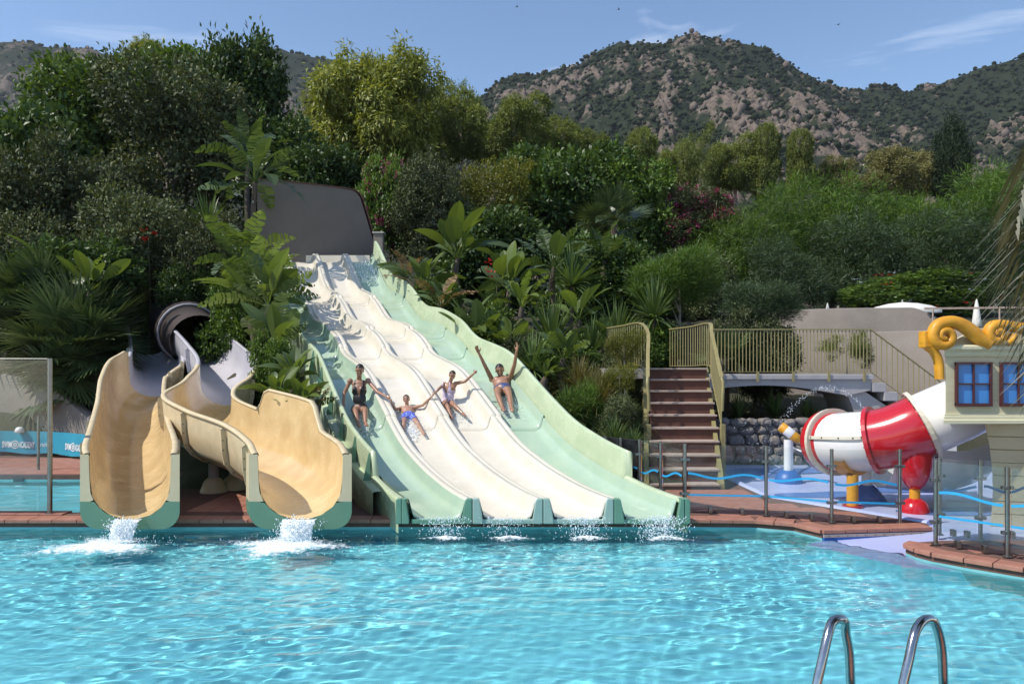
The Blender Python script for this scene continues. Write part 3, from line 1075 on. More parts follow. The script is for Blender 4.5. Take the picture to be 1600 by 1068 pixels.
f1_path = [(-5.02, 10.1, .22), (-5.65, 11.4, .33), (-6.6, 13.3, .50), (-7.75, 15.7, .92), (-8.2, 16.9, 1.30), (-8.35, 18.0, 1.62), (-9.1, 19.6, 2.0), (-10.5, 22.2, 2.6)]
def f1_h(t):
    return (0.86, 0.86)
fl1, fr1 = flume('open_flume', 'left yellow open flume ending in a green based mouth over the pool', f1_path, 0.53, f1_h, 48,
                 (M['yellow'], M['yellow_rim'], M['flume_grey'], M['flume_green'], M['flume_tan']), 0,
                 lambda t: 0.24 * sstep(.36, .42, t) * (1 - sstep(.66, .70, t)), lambda t: -.15 * sstep(.5, .6, t), True)
f2_path = [(-2.78, 10.1, .22), (-3.15, 11.0, .32), (-3.9, 12.1, .48), (-4.95, 13.1, .66), (-5.75, 14.1, .88), (-5.80, 15.2, 1.18), (-6.1, 16.5, 1.5), (-7.2, 18.5, 1.95), (-8.8, 21.0, 2.6)]
fl2, fr2 = flume('open_flume', 'right yellow open flume with an S bend beside the green slide', f2_path, 0.55, f1_h, 58,
                 (M['yellow'], M['yellow_rim'], M['flume_grey'], M['flume_green'], M['flume_tan']), 0,
                 lambda t: 0.0, lambda t: 0.40 * sstep(.17, .21, t) * (1 - sstep(.33, .36, t)), True)
# legs below the bend of the right flume
for (px, py, Y) in ((334, 742, 13.0), (366, 745, 13.3)):
    x = (px - 800) * Y / FPX
    o0 = Vector(fl2.location)
    MB().tube([Vector((x, Y, .12)) - o0, Vector((x, Y, .60)) - o0], .085, 14).build('leg', M['white_beam'], fl2)
    MB().lathe([(.0, .36), (.10, .36), (.16, .30), (.22, .14), (.22, .12)], Vector((x, Y, 0)) - o0).build('footing', M['flume_tan'], fl2)
for (px, Y, z) in ((240, 15.0, .75), (175, 15.0, .75)):
    x = (px - 800) * Y / FPX
    o0 = Vector(fl1.location)
    MB().tube([Vector((x + .3, Y, .05)) - o0, Vector((x + .3, Y, z - .05)) - o0], .085, 14).build('leg', M['white_beam'], fl1)
# tube mouth where the right flume comes out of the hill
o0 = Vector(fl2.location)
c = Vector((-8.9, 21.15, 3.2))
ax = (Vector((-7.2, 18.5, 2.5)) - Vector((-8.8, 21.0, 3.15))).normalized().to_track_quat('Z', 'Y')
MB().lathe([(.72, 1.5), (.74, 0.0), (.86, 0.0), (.86, -.06), (.78, -.06), (.78, -2.2)][::-1], c - o0, 28, ax).build('tunnel', M['flume_dark'], fl2)
MB().lathe([(.76, .02), (.76, .05), (.82, .05), (.82, .02)], c - o0 + Vector((0, 0, 0)), 28, ax).build('tunnel_rim', M['flume_grey'], fl2)
# ------------------------------------------------------------------ walls, stair, bridge
def at0(mb, o0):
    o0 = Vector(o0)
    mb.v = [tuple(Vector(p) - o0) for p in mb.v]
    return mb

def build_grey_wall():
    # tall rendered screen wall at the head of the slide, turned a little to the right
    Y = 25.4
    T = thing('screen_wall', 'tall plain grey rendered wall with a sloping right end above the slide', 'wall', (-6.4, Y, 5.0))
    out = [(402, 415), (402, 290), (440, 289), (500, 289.5), (540, 290.5), (551, 292), (558, 296), (563, 303), (572, 332), (584, 372), (585, 415)]
    pts = [P(a, b, Y) for a, b in out]
    o0 = Vector(T.location)
    rows0, rows1 = [], []
    n = len(pts)
    vs = []
    for d in (0, .28):
        for p in pts:
            yy = Y + (p.x + 6.4) * 0.42 + d
            vs.append(Vector((p.x * yy / Y, yy, p.z)) - o0)
    fs = [tuple(range(n)), tuple(range(n, 2 * n))[::-1]]
    MB().add(vs, fs + [(i, n + i, n + (i + 1) % n, (i + 1) % n) for i in range(n)]).build('wall', M['greywall'], T)
    edge = [Vector(v) + Vector((.012, 0, .014)) for v in vs[1:n - 1]]
    mb = MB()
    for a, b in zip(edge[:-1], edge[1:]):
        mb.bar(a + Vector((0, .14, 0)), b + Vector((0, .14, 0)), .32, .03)
    mb.build('coping', M['brown'], T)
    p = P(592, 412, 25.2)
    Q = thing('gate_pillar', 'small pale square pillar with a flat cap at the slide top', 'pillar', (p.x, p.y, 4.8))
    h = P(592, 366, 25.2).z - 4.8
    MB().box((0, 0, h / 2), (.30, .30, h)).build('shaft', M['stucco'], Q, bevel=.01)
    MB().box((0, 0, h + .03), (.38, .38, .055)).build('cap', M['white_beam'], Q, bevel=.008)
build_grey_wall()

def rail_run(T, name_bar, path, h, nbar, o0, rail_w=.05, r_bar=.011, top_extra=None, low=0.05):
    """bars and handrail along a polyline of base points"""
    pts = catmull(path, 8)
    L = [0]
    for a, b in zip(pts[:-1], pts[1:]):
        L.append(L[-1] + (b - a).length)
    bar_me = {}
    for k in range(nbar + 1):
        s = L[-1] * k / nbar
        i = max(0, min(len(L) - 2, int(np.searchsorted(L, s)) - 1))
        t = (s - L[i]) / max(1e-6, L[i + 1] - L[i])
        p = pts[i].lerp(pts[i + 1], t) - o0
        hh = h - low
        key = round(hh, 2)
        if key not in bar_me:
            bar_me[key] = MB().tube([(0, 0, 0), (0, 0, hh)], r_bar, 6).mesh(name_bar, M['rail'])
        mobj(name_bar, bar_me[key], T, loc=p + Vector((0, 0, low)))
    mb = MB()
    top = [p + Vector((0, 0, h)) - o0 for p in pts]
    rows = []
    for i, p in enumerate(top):
        t = (top[min(i + 1, len(top) - 1)] - top[max(i - 1, 0)])
        s = Vector((t.y, -t.x, 0)).normalized() * rail_w / 2
        rows.append([p - s - Vector((0, 0, .012)), p - s + Vector((0, 0, .012)), p + s + Vector((0, 0, .012)), p + s - Vector((0, 0, .012))])
    MB().grid(rows, smooth=False, close=True).build('handrail', M['rail'], T)
    lowr = [p + Vector((0, 0, low)) - o0 for p in pts]
    mb = MB()
    for a, b in zip(lowr[:-1], lowr[1:]):
        mb.bar(a, b, .03, .012)
    mb.build('bottom_rail', M['rail'], T)

def build_stair():
    Y0, t = 13.2, 0.28
    z0, r = 0.22, 0.222
    T = thing('garden_stair', 'red brown garden stair with pale nosings between curved olive railings', 'stairs', (4.0, 13.2, .05))
    o0 = Vector(T.location)
    edges = []
    for k in range(10):
        Y = Y0 + k * t
        z = z0 + k * r
        xl = (1016.5 - 800) * Y / FPX
        pxr = 1123.5 if k < 5 else 1123.5 - (k - 4) * 3.8
        xr = (pxr - 800) * Y / FPX
        edges.append((xl, xr, Y, z))
        depth = t + .06 if k < 9 else .3
        at0(MB().box(((xl + xr) / 2, Y + .05, z - r / 2 - .02), (xr - xl, .06, r - .03)), o0).build('riser', M['riser'], T)
        at0(MB().box(((xl + xr) / 2, Y + depth / 2 - .02, z - .018), (xr - xl + .02, depth, .036)), o0).build('tread', M['tread'], T, bevel=.008)
    # stringers
    for s in (0, 1):
        mb = MB()
        a = edges[0]; b = edges[-1]
        xa = a[s] + (-.06 if s == 0 else .06); xb = b[s] + (-.06 if s == 0 else .06)
        vs = []
        for d in (-.04, .04):
            vs += [Vector((xa + d, a[2] + .02, .02)), Vector((xa + d, a[2] + .02, a[3])), Vector((xb + d, b[2] + .3, b[3])), Vector((xb + d, b[2] + .3, b[3] - .45)), Vector((xa + d, a[2] + .6, .02))]
        n = 5
        at0(mb.add(vs, [tuple(range(5)), tuple(range(5, 10))[::-1]] + [(i, 5 + i, 5 + (i + 1) % 5, (i + 1) % 5) for i in range(5)]), o0).build('stringer', M['rail'], T)
    # landing
    b = edges[-1]
    at0(MB().prism([(b[0] - .9, b[2] + .25), (b[1] + .05, b[2] + .25), (b[1] + .3, b[2] + 3.2), (b[0] - 1.0, b[2] + 3.4)], b[3] - .22, b[3] - .004), o0).build('landing', M['white_beam'], T)
    for side in (0, 1):
        e = edges
        sg = -1 if side == 0 else 1
        dpath = [Vector((e[k][side] + sg * .05, e[k][2] + .02, e[k][3])) for k in (4, 6, 8, 9)]
        if side == 0:
            top = [P(1000, 576, 15.9), P(975, 576, 16.8), P(949, 575, 17.9)]
        else:
            top = [P(1108, 576, 16.0), P(1080, 576, 17.2), P(1047, 575, 18.4)]
        for p in top:
            p.z = e[-1][3]
        path = dpath[:-1] + top
        rail_run(T, 'baluster', path, .93, 30, o0, rail_w=.07)
        # curved end of the handrail dropping to a post
        p0 = dpath[0] + Vector((0, 0, .93)) - o0
        curve = [p0 + Vector((0, .0, 0)), p0 + Vector((sg * .015, -.06, -.12)), p0 + Vector((sg * .0, -.09, -.35)), p0 + Vector((-sg * .01, -.09, -.62))]
        MB().tube(catmull(curve, 6), .03, 8).build('handrail_end', M['rail'], T)
        q = dpath[0] - o0
        MB().box((q.x, q.y - .09, (q.z - .62 + .3) / 2 + .05), (.09, .09, abs(q.z) + .35)).build('newel_post', M['rail'], T, bevel=.01)
build_stair()

def build_bridge():
    Y = 17.2
    T = thing('footbridge', 'whitewashed footbridge with a shallow arch and olive railing right of the stair', 'bridge', (6.0, Y, .9))
    o0 = Vector(T.location)
    xa, xb = (1092 - 800) * Y / FPX, (1362 - 800) * Y / FPX
    zt = CAM_H - (584 - HOR) * Y / FPX
    pts = [(xa, zt), (xb, zt), (xb, zt - .36)]
    n = 18
    for i in range(n + 1):
        t = i / n
        pts.append((xb - .55 + (xa + .1 - xb + .55) * t, zt - .36 + .16 * math.sin(math.pi * t) - .12 * (1 - t)))
    at0(MB().slab(pts, Y, Y + 1.6), o0).build('deck_slab', M['white_beam'], T)
    at0(MB().box(((xa + xb) / 2, Y - .02, zt - .07), (xb - xa + .04, .10, .10)), o0).build('edge_beam', M['white_beam'], T, bevel=.01)
    rail_run(T, 'baluster', [Vector((xa + .2, Y + .05, zt)), Vector(((xa + xb) / 2, Y + .05, zt)), Vector((xb, Y + .05, zt))], 1.0, 46, o0)
    for k in range(5):
        x = xa + .5 + (xb - xa - .7) * k / 4
        at0(MB().bar((x, Y - .085, zt - .17), (x, Y - .085, zt + .06), .05, .03), o0).build('bracket', M['rail'], T)
    # steps down on the right with a sloping rail
    for k in range(7):
        x = xb + .02 + k * .26
        at0(MB().box((x + .13, Y + .5, zt - .2 * (k + 1) - .10), (.30, 1.1, .20)), o0).build('step', M['white_beam'], T, bevel=.01)
    a = Vector((xb, Y + .05, zt)); b = Vector((xb + 1.8, Y + .05, zt - 1.35))
    rail_run(T, 'baluster', [a, a.lerp(b, .5), b], 1.0, 15, o0)
    # pier
    at0(MB().slab([(xb - .5, zt - .45), (xb - .1, zt - .40), (xb + 1.7, zt - 1.6), (xb + 1.7, .85), (xb - .2, .85)], Y + .1, Y + 1.5), o0).build('pier', M['white_beam'], T)
build_bridge()

def build_rock_wall():
    Y = 16.95
    x0, x1 = (1118 - 800) * Y / FPX, (1420 - 800) * Y / FPX
    T = thing('rock_wall', 'low wall of rounded field stones under the footbridge', 'wall', ((x0 + x1) / 2, Y, .05))
    o0 = Vector(T.location)
    zt = CAM_H - (656 - HOR) * Y / FPX
    at0(MB().box(((x0 + x1) / 2, Y + .25, zt / 2), (x1 - x0, .36, zt)), o0).build('core', M['mortar'], T)
    rs = random.Random(12)
    rowz = .12
    meshes = [MB().ico((0, 0, 0), (.5, .5, .5), 2, .16, rs).mesh('stone', M['stone']) for _ in range(6)]
    while rowz < zt:
        h = rs.uniform(.16, .25)
        x = x0 + rs.uniform(0, .2)
        while x < x1:
            w = rs.uniform(.2, .42)
            o = mobj('stone', rs.choice(meshes), T, loc=Vector((x + w / 2, Y + .06 + rs.uniform(-.02, .02), rowz + h / 2 - .04 + rs.uniform(-.02, .02))) - o0,
                     rot=(rs.uniform(-.2, .2), rs.uniform(-.25, .25), rs.uniform(-.2, .2)), scale=(w * 1.02, .22, h * 1.08))
            x += w * .97
        rowz += h * .95
build_rock_wall()

def build_terrace():
    # curved stucco terrace walls behind the ship
    def wall(name, label, pts, zt, zb, thick, mat):
        T = thing(name, label, 'wall', (pts[len(pts) // 2][0], pts[len(pts) // 2][1], zb))
        o0 = Vector(T.location)
        c = catmull([Vector((x, y, 0)) for x, y in pts], 8)
        rows = []
        n = len(c)
        for i, p in enumerate(c):
            t = c[min(i + 1, n - 1)] - c[max(i - 1, 0)]
            s = Vector((-t.y, t.x, 0)).normalized()
            z1 = zt(i / (n - 1)) if callable(zt) else zt
            rows.append([Vector((p.x, p.y, zb)) - o0, Vector((p.x, p.y, z1 - .03)) - o0, Vector((p.x, p.y, z1)) + s * .03 - o0, Vector((p.x, p.y, z1)) + s * (thick - .03) - o0, Vector((p.x, p.y, z1 - .03)) + s * thick - o0, Vector((p.x, p.y, zb)) + s * thick - o0])
        MB().grid(rows).build('render', mat, T)
        return T
    # lower wall with the ledge
    zl = CAM_H - (517 - HOR) * 20.5 / FPX
    wall('terrace_wall', 'lower curved stucco wall beside the bridge steps', [(7.2, 22.2), (8.6, 21.4), (9.8, 20.9), (10.6, 20.2), (11.4, 19.0), (12.6, 18.2), (15, 17.9)], zl, .6, .5, M['stucco'])
    zu = CAM_H - (479 - HOR) * 21.5 / FPX
    wall('terrace_wall', 'upper rounded stucco parapet below the parasols', [(7.0, 23.4), (8.2, 22.6), (9.4, 22.0), (10.6, 21.8), (11.6, 21.6), (12.4, 21.2)],
         lambda t: zu - .42 * sstep(.72, .95, t), 1.5, .35, M['stucco'])
    # floor of the terrace
    o = MB().prism([(7.2, 22.3), (10.6, 21.2), (12.5, 19.4), (18, 18.6), (24, 30), (8, 30)], zl - .5, zl - .06).build('terrace', M['stucco'])
    tag(o, 'raised terrace behind the stucco walls', 'terrace', kind='structure')
    # dark opening below the terrace
    # brown top rail
    T = thing('terrace_rail', 'thin brown handrail on posts along the terrace', 'railing', (13.2, 21.3, zl))
    o0 = Vector(T.location)
    zr = CAM_H - (481 - HOR) * 21.3 / FPX
    at0(MB().bar((11.55, 21.5, zr), (17.5, 20.6, zr), .07, .05), o0).build('top_rail', M['tread'], T)
    for k in range(4):
        x = 11.75 + 1.7 * k
        at0(MB().tube([(x, 21.47 - .15 * (x - 11.55), zl - .1), (x, 21.47 - .15 * (x - 11.55), zr)], .022, 8), o0).build('post', M['tread'], T)
    # open parasol seen edge on above the parapet, and a closed one
    p = P(1410, 475, 24.5)
    U = thing('parasol', 'open white parasol just above the terrace parapet', 'parasol', (p.x, p.y, zl - .06))
    zt = p.z + .06 - U.location.z
    n = 8
    rows = []
    for r_, dz in ((.02, 0), (.45, -.05), (.85, -.15), (1.15, -.28)):
        rows.append([Vector((r_ * math.cos(2 * math.pi * k / 24) * (1 - .04 * (k % 3 != 0)), r_ * math.sin(2 * math.pi * k / 24) * (1 - .04 * (k % 3 != 0)), zt + dz - .02 * (k % 3 != 0) * r_)) for k in range(24)])
    rows.append([q + Vector((0, 0, -.10)) for q in rows[-1]])
    MB().grid(rows, close=True).build('canopy', M['fabric'], U)
    MB().tube([(0, 0, 0), (0, 0, zt + .08)], .025, 8).build('pole', M['white_beam'], U)
    p = P(1526, 470, 23.0)
    U = thing('closed_parasol', 'folded white parasol standing by the terrace rail', 'parasol', (p.x, p.y, zl - .06))
    zt = p.z - U.location.z
    MB().lathe([(.012, zt + .06), (.03, zt), (.08, zt - .25), (.12, zt - .6), (.15, zt - .85), (.06, zt - .88)], n=12).build('folded_canopy', M['fabric'], U)
    MB().tube([(0, 0, 0), (0, 0, zt + .02)], .025, 8).build('pole', M['white_beam'], U)
    p = P(1293, 476, 24.8)
    U = thing('closed_parasol', 'tip of a folded parasol showing over the parapet by the shrub', 'parasol', (p.x, p.y, zl - .06))
    zt = p.z - U.location.z
    MB().lathe([(.012, zt + .06), (.03, zt), (.08, zt - .25), (.12, zt - .6), (.15, zt - .85), (.06, zt - .88)], n=12).build('folded_canopy', M['fabric'], U)
    MB().tube([(0, 0, 0), (0, 0, zt + .02)], .025, 8).build('pole', M['white_beam'], U)
build_terrace()

# ------------------------------------------------------------------ play ship and tube slide
def build_ship():
    Y = 10.0
    T = thing('play_ship', 'straw coloured play ship cabin with blue windows and golden scrolls on a tan hull', 'play structure', (7.0, Y, .085))
    o0 = Vector(T.location)
    z0, z1 = CAM_H - (660 - HOR) * Y / FPX, CAM_H - (541 - HOR) * Y / FPX
    x0 = (1477 - 800) * Y / FPX
    x1 = x0 + 3.2
    at0(MB().prism([(x0, Y), (x1, Y), (x1 + .5, Y + 2.0), (x0 + 1.25, Y + 2.0)], z0, z1), o0).build('cabin', M['ship'], T, bevel=.015)
    def mould(name, za, prof):
        rows = []
        for (xx, yy) in ((x0 + 1.25, Y + 2.0), (x0, Y), (x1, Y)):
            ox = -1 if xx < x1 else 1
            oy = -1 if yy == Y else 1
            rows.append([Vector((xx + (ox * d if not (xx == x1) else 0), yy + (oy * d if yy == Y else 0), za + h)) - o0 for d, h in prof])
        MB().grid(rows, smooth=False).build(name, M['ship_trim'], T)
    mould('cornice', z1, [(-.01, -.13), (.02, -.13), (.03, -.10), (.015, -.08), (.03, -.06), (.055, -.035), (.055, .0), (.03, .02), (-.01, .022)])
    mould('base_moulding', z0, [(-.01, .12), (.018, .115), (.018, .085), (.03, .08), (.03, .045), (.05, .035), (.05, -.01), (-.01, -.015)])
    # windows of four panes
    for (pa, pb) in ((1493, 1546), (1563, 1616), (1634, 1687)):
        xa, xb = (pa - 800) * Y / FPX, (pb - 800) * Y / FPX
        za, zb = CAM_H - (632 - HOR) * Y / FPX, CAM_H - (567 - HOR) * Y / FPX
        W_ = MB()
        f = .028
        yy = Y - .03
        W_.box(((xa + xb) / 2, yy + .01, za), (xb - xa + f, .06, f + .012))
        W_.box(((xa + xb) / 2, yy + .01, zb), (xb - xa + f, .06, f))
        W_.box((xa, yy + .012, (za + zb) / 2), (f, .055, zb - za))
        W_.box((xb, yy + .012, (za + zb) / 2), (f, .055, zb - za))
        W_.box(((xa + xb) / 2, yy + .016, (za + zb) / 2), (.022, .045, zb - za))
        W_.box(((xa + xb) / 2, yy + .017, (za + zb) / 2), (xb - xa, .043, .020))
        win = at0(W_, o0).build('window', M['maroon'], T)
        xm, zm = (xa + xb) / 2, (za + zb) / 2
        for (a, b) in ((xa, xm), (xm, xb)):
            for (c, d) in ((za, zm), (zm, zb)):
                at0(MB().box(((a + b) / 2, Y - .006, (c + d) / 2), (b - a - .02, .01, d - c - .02)), o0).build('pane', M['pane'], win)
    # backing board and golden scroll work
    bx0 = (1500 - 800) * Y / FPX
    pts = [(bx0, z1)]
    for k in range(13):
        t = k / 12
        pts.append((bx0 + 1.25 * t, z1 + .09 + .19 * math.sin(math.pi * min(1, t * 1.15)) * (1 - .4 * t)))
    pts.append((bx0 + 2.4, z1 + .12))
    pts.append((bx0 + 2.4, z1))
    at0(MB().slab(pts, Y + .10, Y + .16), o0).build('backboard', M['ship'], T)
    def spiral(cx, cz, r0, turns, a0, dirn, n=30):
        out = []
        for k in range(n + 1):
            t = k / n
            a = a0 + dirn * turns * 2 * math.pi * t
            r = r0 * (1 - .82 * t)
            out.append(Vector((cx + r * math.cos(a), 0, cz + r * math.sin(a))))
        return out
    def scroll(name, pts, w0, w1, y):
        rows = []
        n = len(pts)
        for i, p in enumerate(pts):
            t = pts[min(i + 1, n - 1)] - pts[max(i - 1, 0)]
            t.normalize()
            s = Vector((-t.z, 0, t.x))
            w = w0 + (w1 - w0) * i / (n - 1)
            r = []
            for a, b in ((-1, .5), (-1, -.4), (-.7, -.9), (0, -1.05), (.7, -.9), (1, -.4), (1, .5)):
                r.append(Vector((p.x, y, p.z)) + s * a * w + Vector((0, b * .075, 0)) - o0)
            rows.append(r)
        MB().grid(rows).build(name, M['gold'], T)
    u = Y / FPX
    def Q(px, py):
        return Vector(((px - 800) * u, 0, CAM_H - (py - HOR) * u))
    c = Q(1478, 526)
    body = [Q(1545, 536), Q(1530, 529), Q(1517, 518), Q(1502, 508), Q(1486, 503), Q(1472, 504), Q(1461, 511), Q(1456, 523)]
    body = catmull(body, 4)
    sp = spiral(Q(1473, 525).x, Q(1473, 525).z, .145, 1.35, math.pi * .95, 1)
    scroll('scroll', body + sp[2:], .095, .035, Y - .02)
    c2 = Q(1555, 522)
    sp2 = spiral(c2.x, c2.z, .135, 1.4, math.pi * .5, -1)
    body2 = catmull([Q(1660, 530), Q(1630, 522), Q(1600, 514), Q(1575, 509)], 5)
    scroll('scroll', body2 + [p for p in spiral(c2.x, c2.z, .125, 1.3, math.pi * .45, 1)], .08, .035, Y - .025)
    scroll('scroll', catmull([Q(1568, 536), Q(1577, 530), Q(1580, 522)], 5), .05, .03, Y - .03)
    # golden side bracket curling down beside the cabin
    br = catmull([Q(1449, 519), Q(1449, 535), Q(1454, 541), Q(1463, 549), Q(1470, 565), Q(1472, 592)], 5)
    scroll('bracket', br, .055, .045, Y + .06)
    at0(MB().box(Q(1451, 530) + Vector((0, Y + .06, 0)), (.13, .16, .22)), o0).build('bracket_block', M['gold'], T, bevel=.02)
    # hull of boards, tapering to a keel
    rows = []
    zs = np.linspace(z0 - .02, .085, 9)
    for z in zs:
        t = (z0 - z) / (z0 - .085)
        xl = (1542 - 800) * u + .12 * math.sin(t * 2.2) + .05 * t
        rows.append([Vector((xl + 2.2, Y + 1.9, z)) - o0, Vector((xl + 1.25, Y + 1.3, z)) - o0, Vector((xl + .62, Y + .85, z)) - o0, Vector((xl + .24, Y + .45, z)) - o0, Vector((xl + .10, Y + .18 + .15 * t, z)) - o0, Vector((xl + .55, Y + .02 + .2 * t, z)) - o0, Vector((xl + 2.4, Y + .02 + .2 * t, z)) - o0])
    for i in range(len(rows) - 1):                 # each strake a board of its own, joints recessed
        a, b = rows[i], rows[i + 1]
        a2 = [p + Vector((-.006, -.006, -.006)) for p in a]
        b2 = [p + Vector((-.006, -.006, .006)) for p in b]
        MB().grid([[p + Vector((.03, .03, 0)) for p in a2], a2, b2, [p + Vector((.03, .03, 0)) for p in b2]], smooth=False).build('hull_board', M['hull'], T, recalc=False)
    MB().grid([[p + Vector((.02, .02, 0)) for p in r] for r in rows]).build('hull', M['hull'], T, recalc=False)
build_ship()

def build_tube():
    T = thing('tube_slide', 'red and white enclosed tube slide curling out of the play ship', 'tube slide', (5.6, 11.8, .085))
    o0 = Vector(T.location)
    raw = [P(1292, 690, 12.45), P(1325, 690, 12.0), P(1362, 688, 11.75), P(1400, 680, 11.55), P(1440, 664, 11.4), P(1485, 645, 11.35), P(1530, 622, 11.6), P(1570, 590, 12.2)]
    pts = catmull(raw, 8)
    r = .46
    def ringf(i):
        t = (pts[min(i + 1, len(pts) - 1)] - pts[max(i - 1, 0)]).normalized()
        s = t.cross(Vector((0, 0, 1))).normalized()
        return pts[i], t, s, s.cross(t)
    def seg(name, a, b, mat, r0=r):
        rows = []
        n = 28
        for i in range(a, b + 1):
            p, t, s, u = ringf(i)
            rows.append([p + (s * math.cos(2 * math.pi * k / n) + u * math.sin(2 * math.pi * k / n)) * r0 - o0 for k in range(n)])
        rin = [[(q + o0 - ringf(i)[0]) * .955 + ringf(i)[0] - o0 for q in row] for i, row in zip(range(a, b + 1), rows)]
        MB().grid(rows, close=True).build(name, mat, T, recalc=False)
        MB().grid([x[::-1] for x in rin], close=True).build('lining', mat, T, recalc=False)
    seg('tube_section', 2, 17, M['white'])
    seg('tube_section', 17, 32, M['red'])
    seg('tube_section', 32, 56, M['white'])
    def flange(i, mat, w=.06, nb=22, dr=.075):
        p, t, s, u = ringf(i)
        n = 36
        rows = []
        for d, rr in ((-w / 2, r - .01), (-w / 2, r + dr), (w / 2, r + dr), (w / 2, r - .01)):
            rows.append([p + t * d + (s * math.cos(2 * math.pi * k / n) + u * math.sin(2 * math.pi * k / n)) * rr - o0 for k in range(n)])
        f = MB().grid(rows, close=True, smooth=False).build('flange', mat, T)
        for k in range(nb):
            a = 2 * math.pi * (k + .5) / nb
            for sg in (-1,):
                q = p + t * (w / 2 + .004) * sg + (s * math.cos(a) + u * math.sin(a)) * (r + dr * .55) - o0
                MB().ico(q, .015, 1).build('bolt', M['bolt'], f)
    flange(3, M['flange'])
    flange(17, M['red'], dr=.06)
    flange(32, M['flange'])
    flange(50, M['flange'])
    # red mouth ring
    p, t, s, u = ringf(1)
    n = 28
    rows = []
    for d, rr in ((.25, r * 1.0), (.1, r * 1.03), (-.05, r * 1.10), (-.10, r * 1.05), (-.05, r * .98), (.2, r * .93)):
        rows.append([p + t * d + (s * math.cos(2 * math.pi * k / n) + u * math.sin(2 * math.pi * k / n)) * rr - o0 for k in range(n)])
    MB().grid(rows, close=True).build('mouth_ring', M['red'], T)
    # lengthwise seam on the front of the first section
    rows = []
    for i in range(3, 18):
        p, t, s, u = ringf(i)
        a = 0.12
        d = (s * math.cos(a) + u * math.sin(a))
        d2 = (s * math.cos(a + .1) + u * math.sin(a + .1))
        rows.append([p + d * (r - .01) - o0, p + d * (r + .035) - o0, p + d2 * (r + .035) - o0, p + d2 * (r - .01) - o0])
    MB().grid(rows, smooth=False).build('seam', M['flange'], T)
    for i in range(4, 17, 3):
        p, t, s, u = ringf(i)
        a = .17
        MB().ico(p + (s * math.cos(a) + u * math.sin(a)) * (r + .036) - o0, .014, 1).build('bolt', M['bolt'], T)
    # golden cradle, post and red foot; red drop with a second post
    q = P(1332, 790, 11.75)
    at0(MB().tube([(q.x, q.y, .085), (q.x, q.y, pts[9].z - r - .02)], .085, 16), o0).build('post', M['gold'], T)
    at0(MB().tube([(q.x, q.y, .085), (q.x, q.y, .12)], .15, 16), o0).build('foot', M['red'], T)
    cr_ = []
    for k in range(15):
        a = math.pi * (1.18 + .64 * k / 14)
        p, t, s, u = ringf(9)
        cr_.append([p + t * d + (s * math.cos(a) + u * math.sin(a)) * rr - o0 for d, rr in ((-.10, r + .005), (-.10, r + .06), (.10, r + .06), (.10, r + .005))])
    MB().grid(cr_, smooth=False).build('cradle', M['gold'], T)
    p = pts[24]
    q = P(1432, 800, 11.3)
    at0(MB().lathe([(.02, .42), (.08, .43), (.14, .50), (.20, .62), (.24, .78), (.25, 1.0)], (q.x, q.y + .05, 0), 20), o0).build('red_cone', M['red'], T)
    at0(MB().tube([(q.x, q.y + .05, .085), (q.x, q.y + .05, .45)], .075, 14), o0).build('post', M['gold'], T)
    at0(MB().lathe([(.0, .30), (.09, .29), (.17, .23), (.21, .12), (.21, .085)], (q.x, q.y + .05, 0), 20), o0).build('foot', M['red'], T)
    # white open chute running out below the ship
    rows = []
    ch = catmull([Vector((5.75, 12.1, .72)), Vector((6.3, 12.1, .66)), Vector((6.9, 12.3, .62)), Vector((7.6, 12.6, .75))], 6)
    for p_ in ch:
        rows.append([p_ + Vector((0, a, b)) - o0 for a, b in ((-.62, .34), (-.60, .1), (-.5, -.12), (-.3, -.30), (0, -.38), (.3, -.30), (.5, -.12), (.55, .36))])
    MB().grid(rows).build('chute', M['white'], T, recalc=False)
build_tube()

def build_cannon():
    p = P(1232, 752, 14.3)
    T = thing('water_cannon', 'yellow water cannon on a white post with a round blue base', 'water cannon', (p.x, p.y, .085))
    MB().lathe([(.0, .24), (.12, .23), (.20, .17), (.245, .08), (.25, .0)], n=22).build('base', M['blue'], T)
    MB().tube([(0, 0, .2), (0, 0, .80)], .085, 16).build('post', M['white'], T)
    d = Vector((.62, -.25, -.52)).normalized()
    a = Vector((-.12, .05, 1.04)); 
    q = d.to_track_quat('Z', 'Y')
    MB().lathe([(.0, -.02), (.07, -.02), (.09, .0), (.09, .34), (.075, .38), (.05, .42), (.045, .68), (.05, .70), (.0, .70)], a, 16, q).build('barrel', M['gold'], T)
    MB().lathe([(.035, .70), (.04, .72), (.04, .76), (.0, .76)], a, 12, q).build('nozzle', M['white'], T)
    mb = MB().lathe([(.092, .10), (.096, .11), (.096, .24), (.092, .25)], a, 16, q)
    mb.build('band', M['white'], T)
    MB().tube(catmull([a + d * .40 + Vector((0, -.06, -.03)), a + d * .42 + Vector((.02, -.07, -.18)), Vector((.14, -.05, .62)), Vector((.06, -.06, .66))], 6), .016, 8).build('handle', M['white'], T)
    MB().tube([Vector((0, 0, .78)), a + d * .2], .05, 10).build('swivel', M['steel'], T)
    p = P(1350, 783, 12.3)
    T = thing('spray_post', 'short white post with a blue cone base behind the golden support', 'spray post', (p.x + .05, p.y, .085))
    MB().lathe([(.10, .26), (.16, .20), (.27, .06), (.31, .0)], n=22).build('base', M['blue'], T)
    MB().tube([(0, 0, .2), (0, 0, .82)], .085, 16).build('post', M['white'], T)
build_cannon()

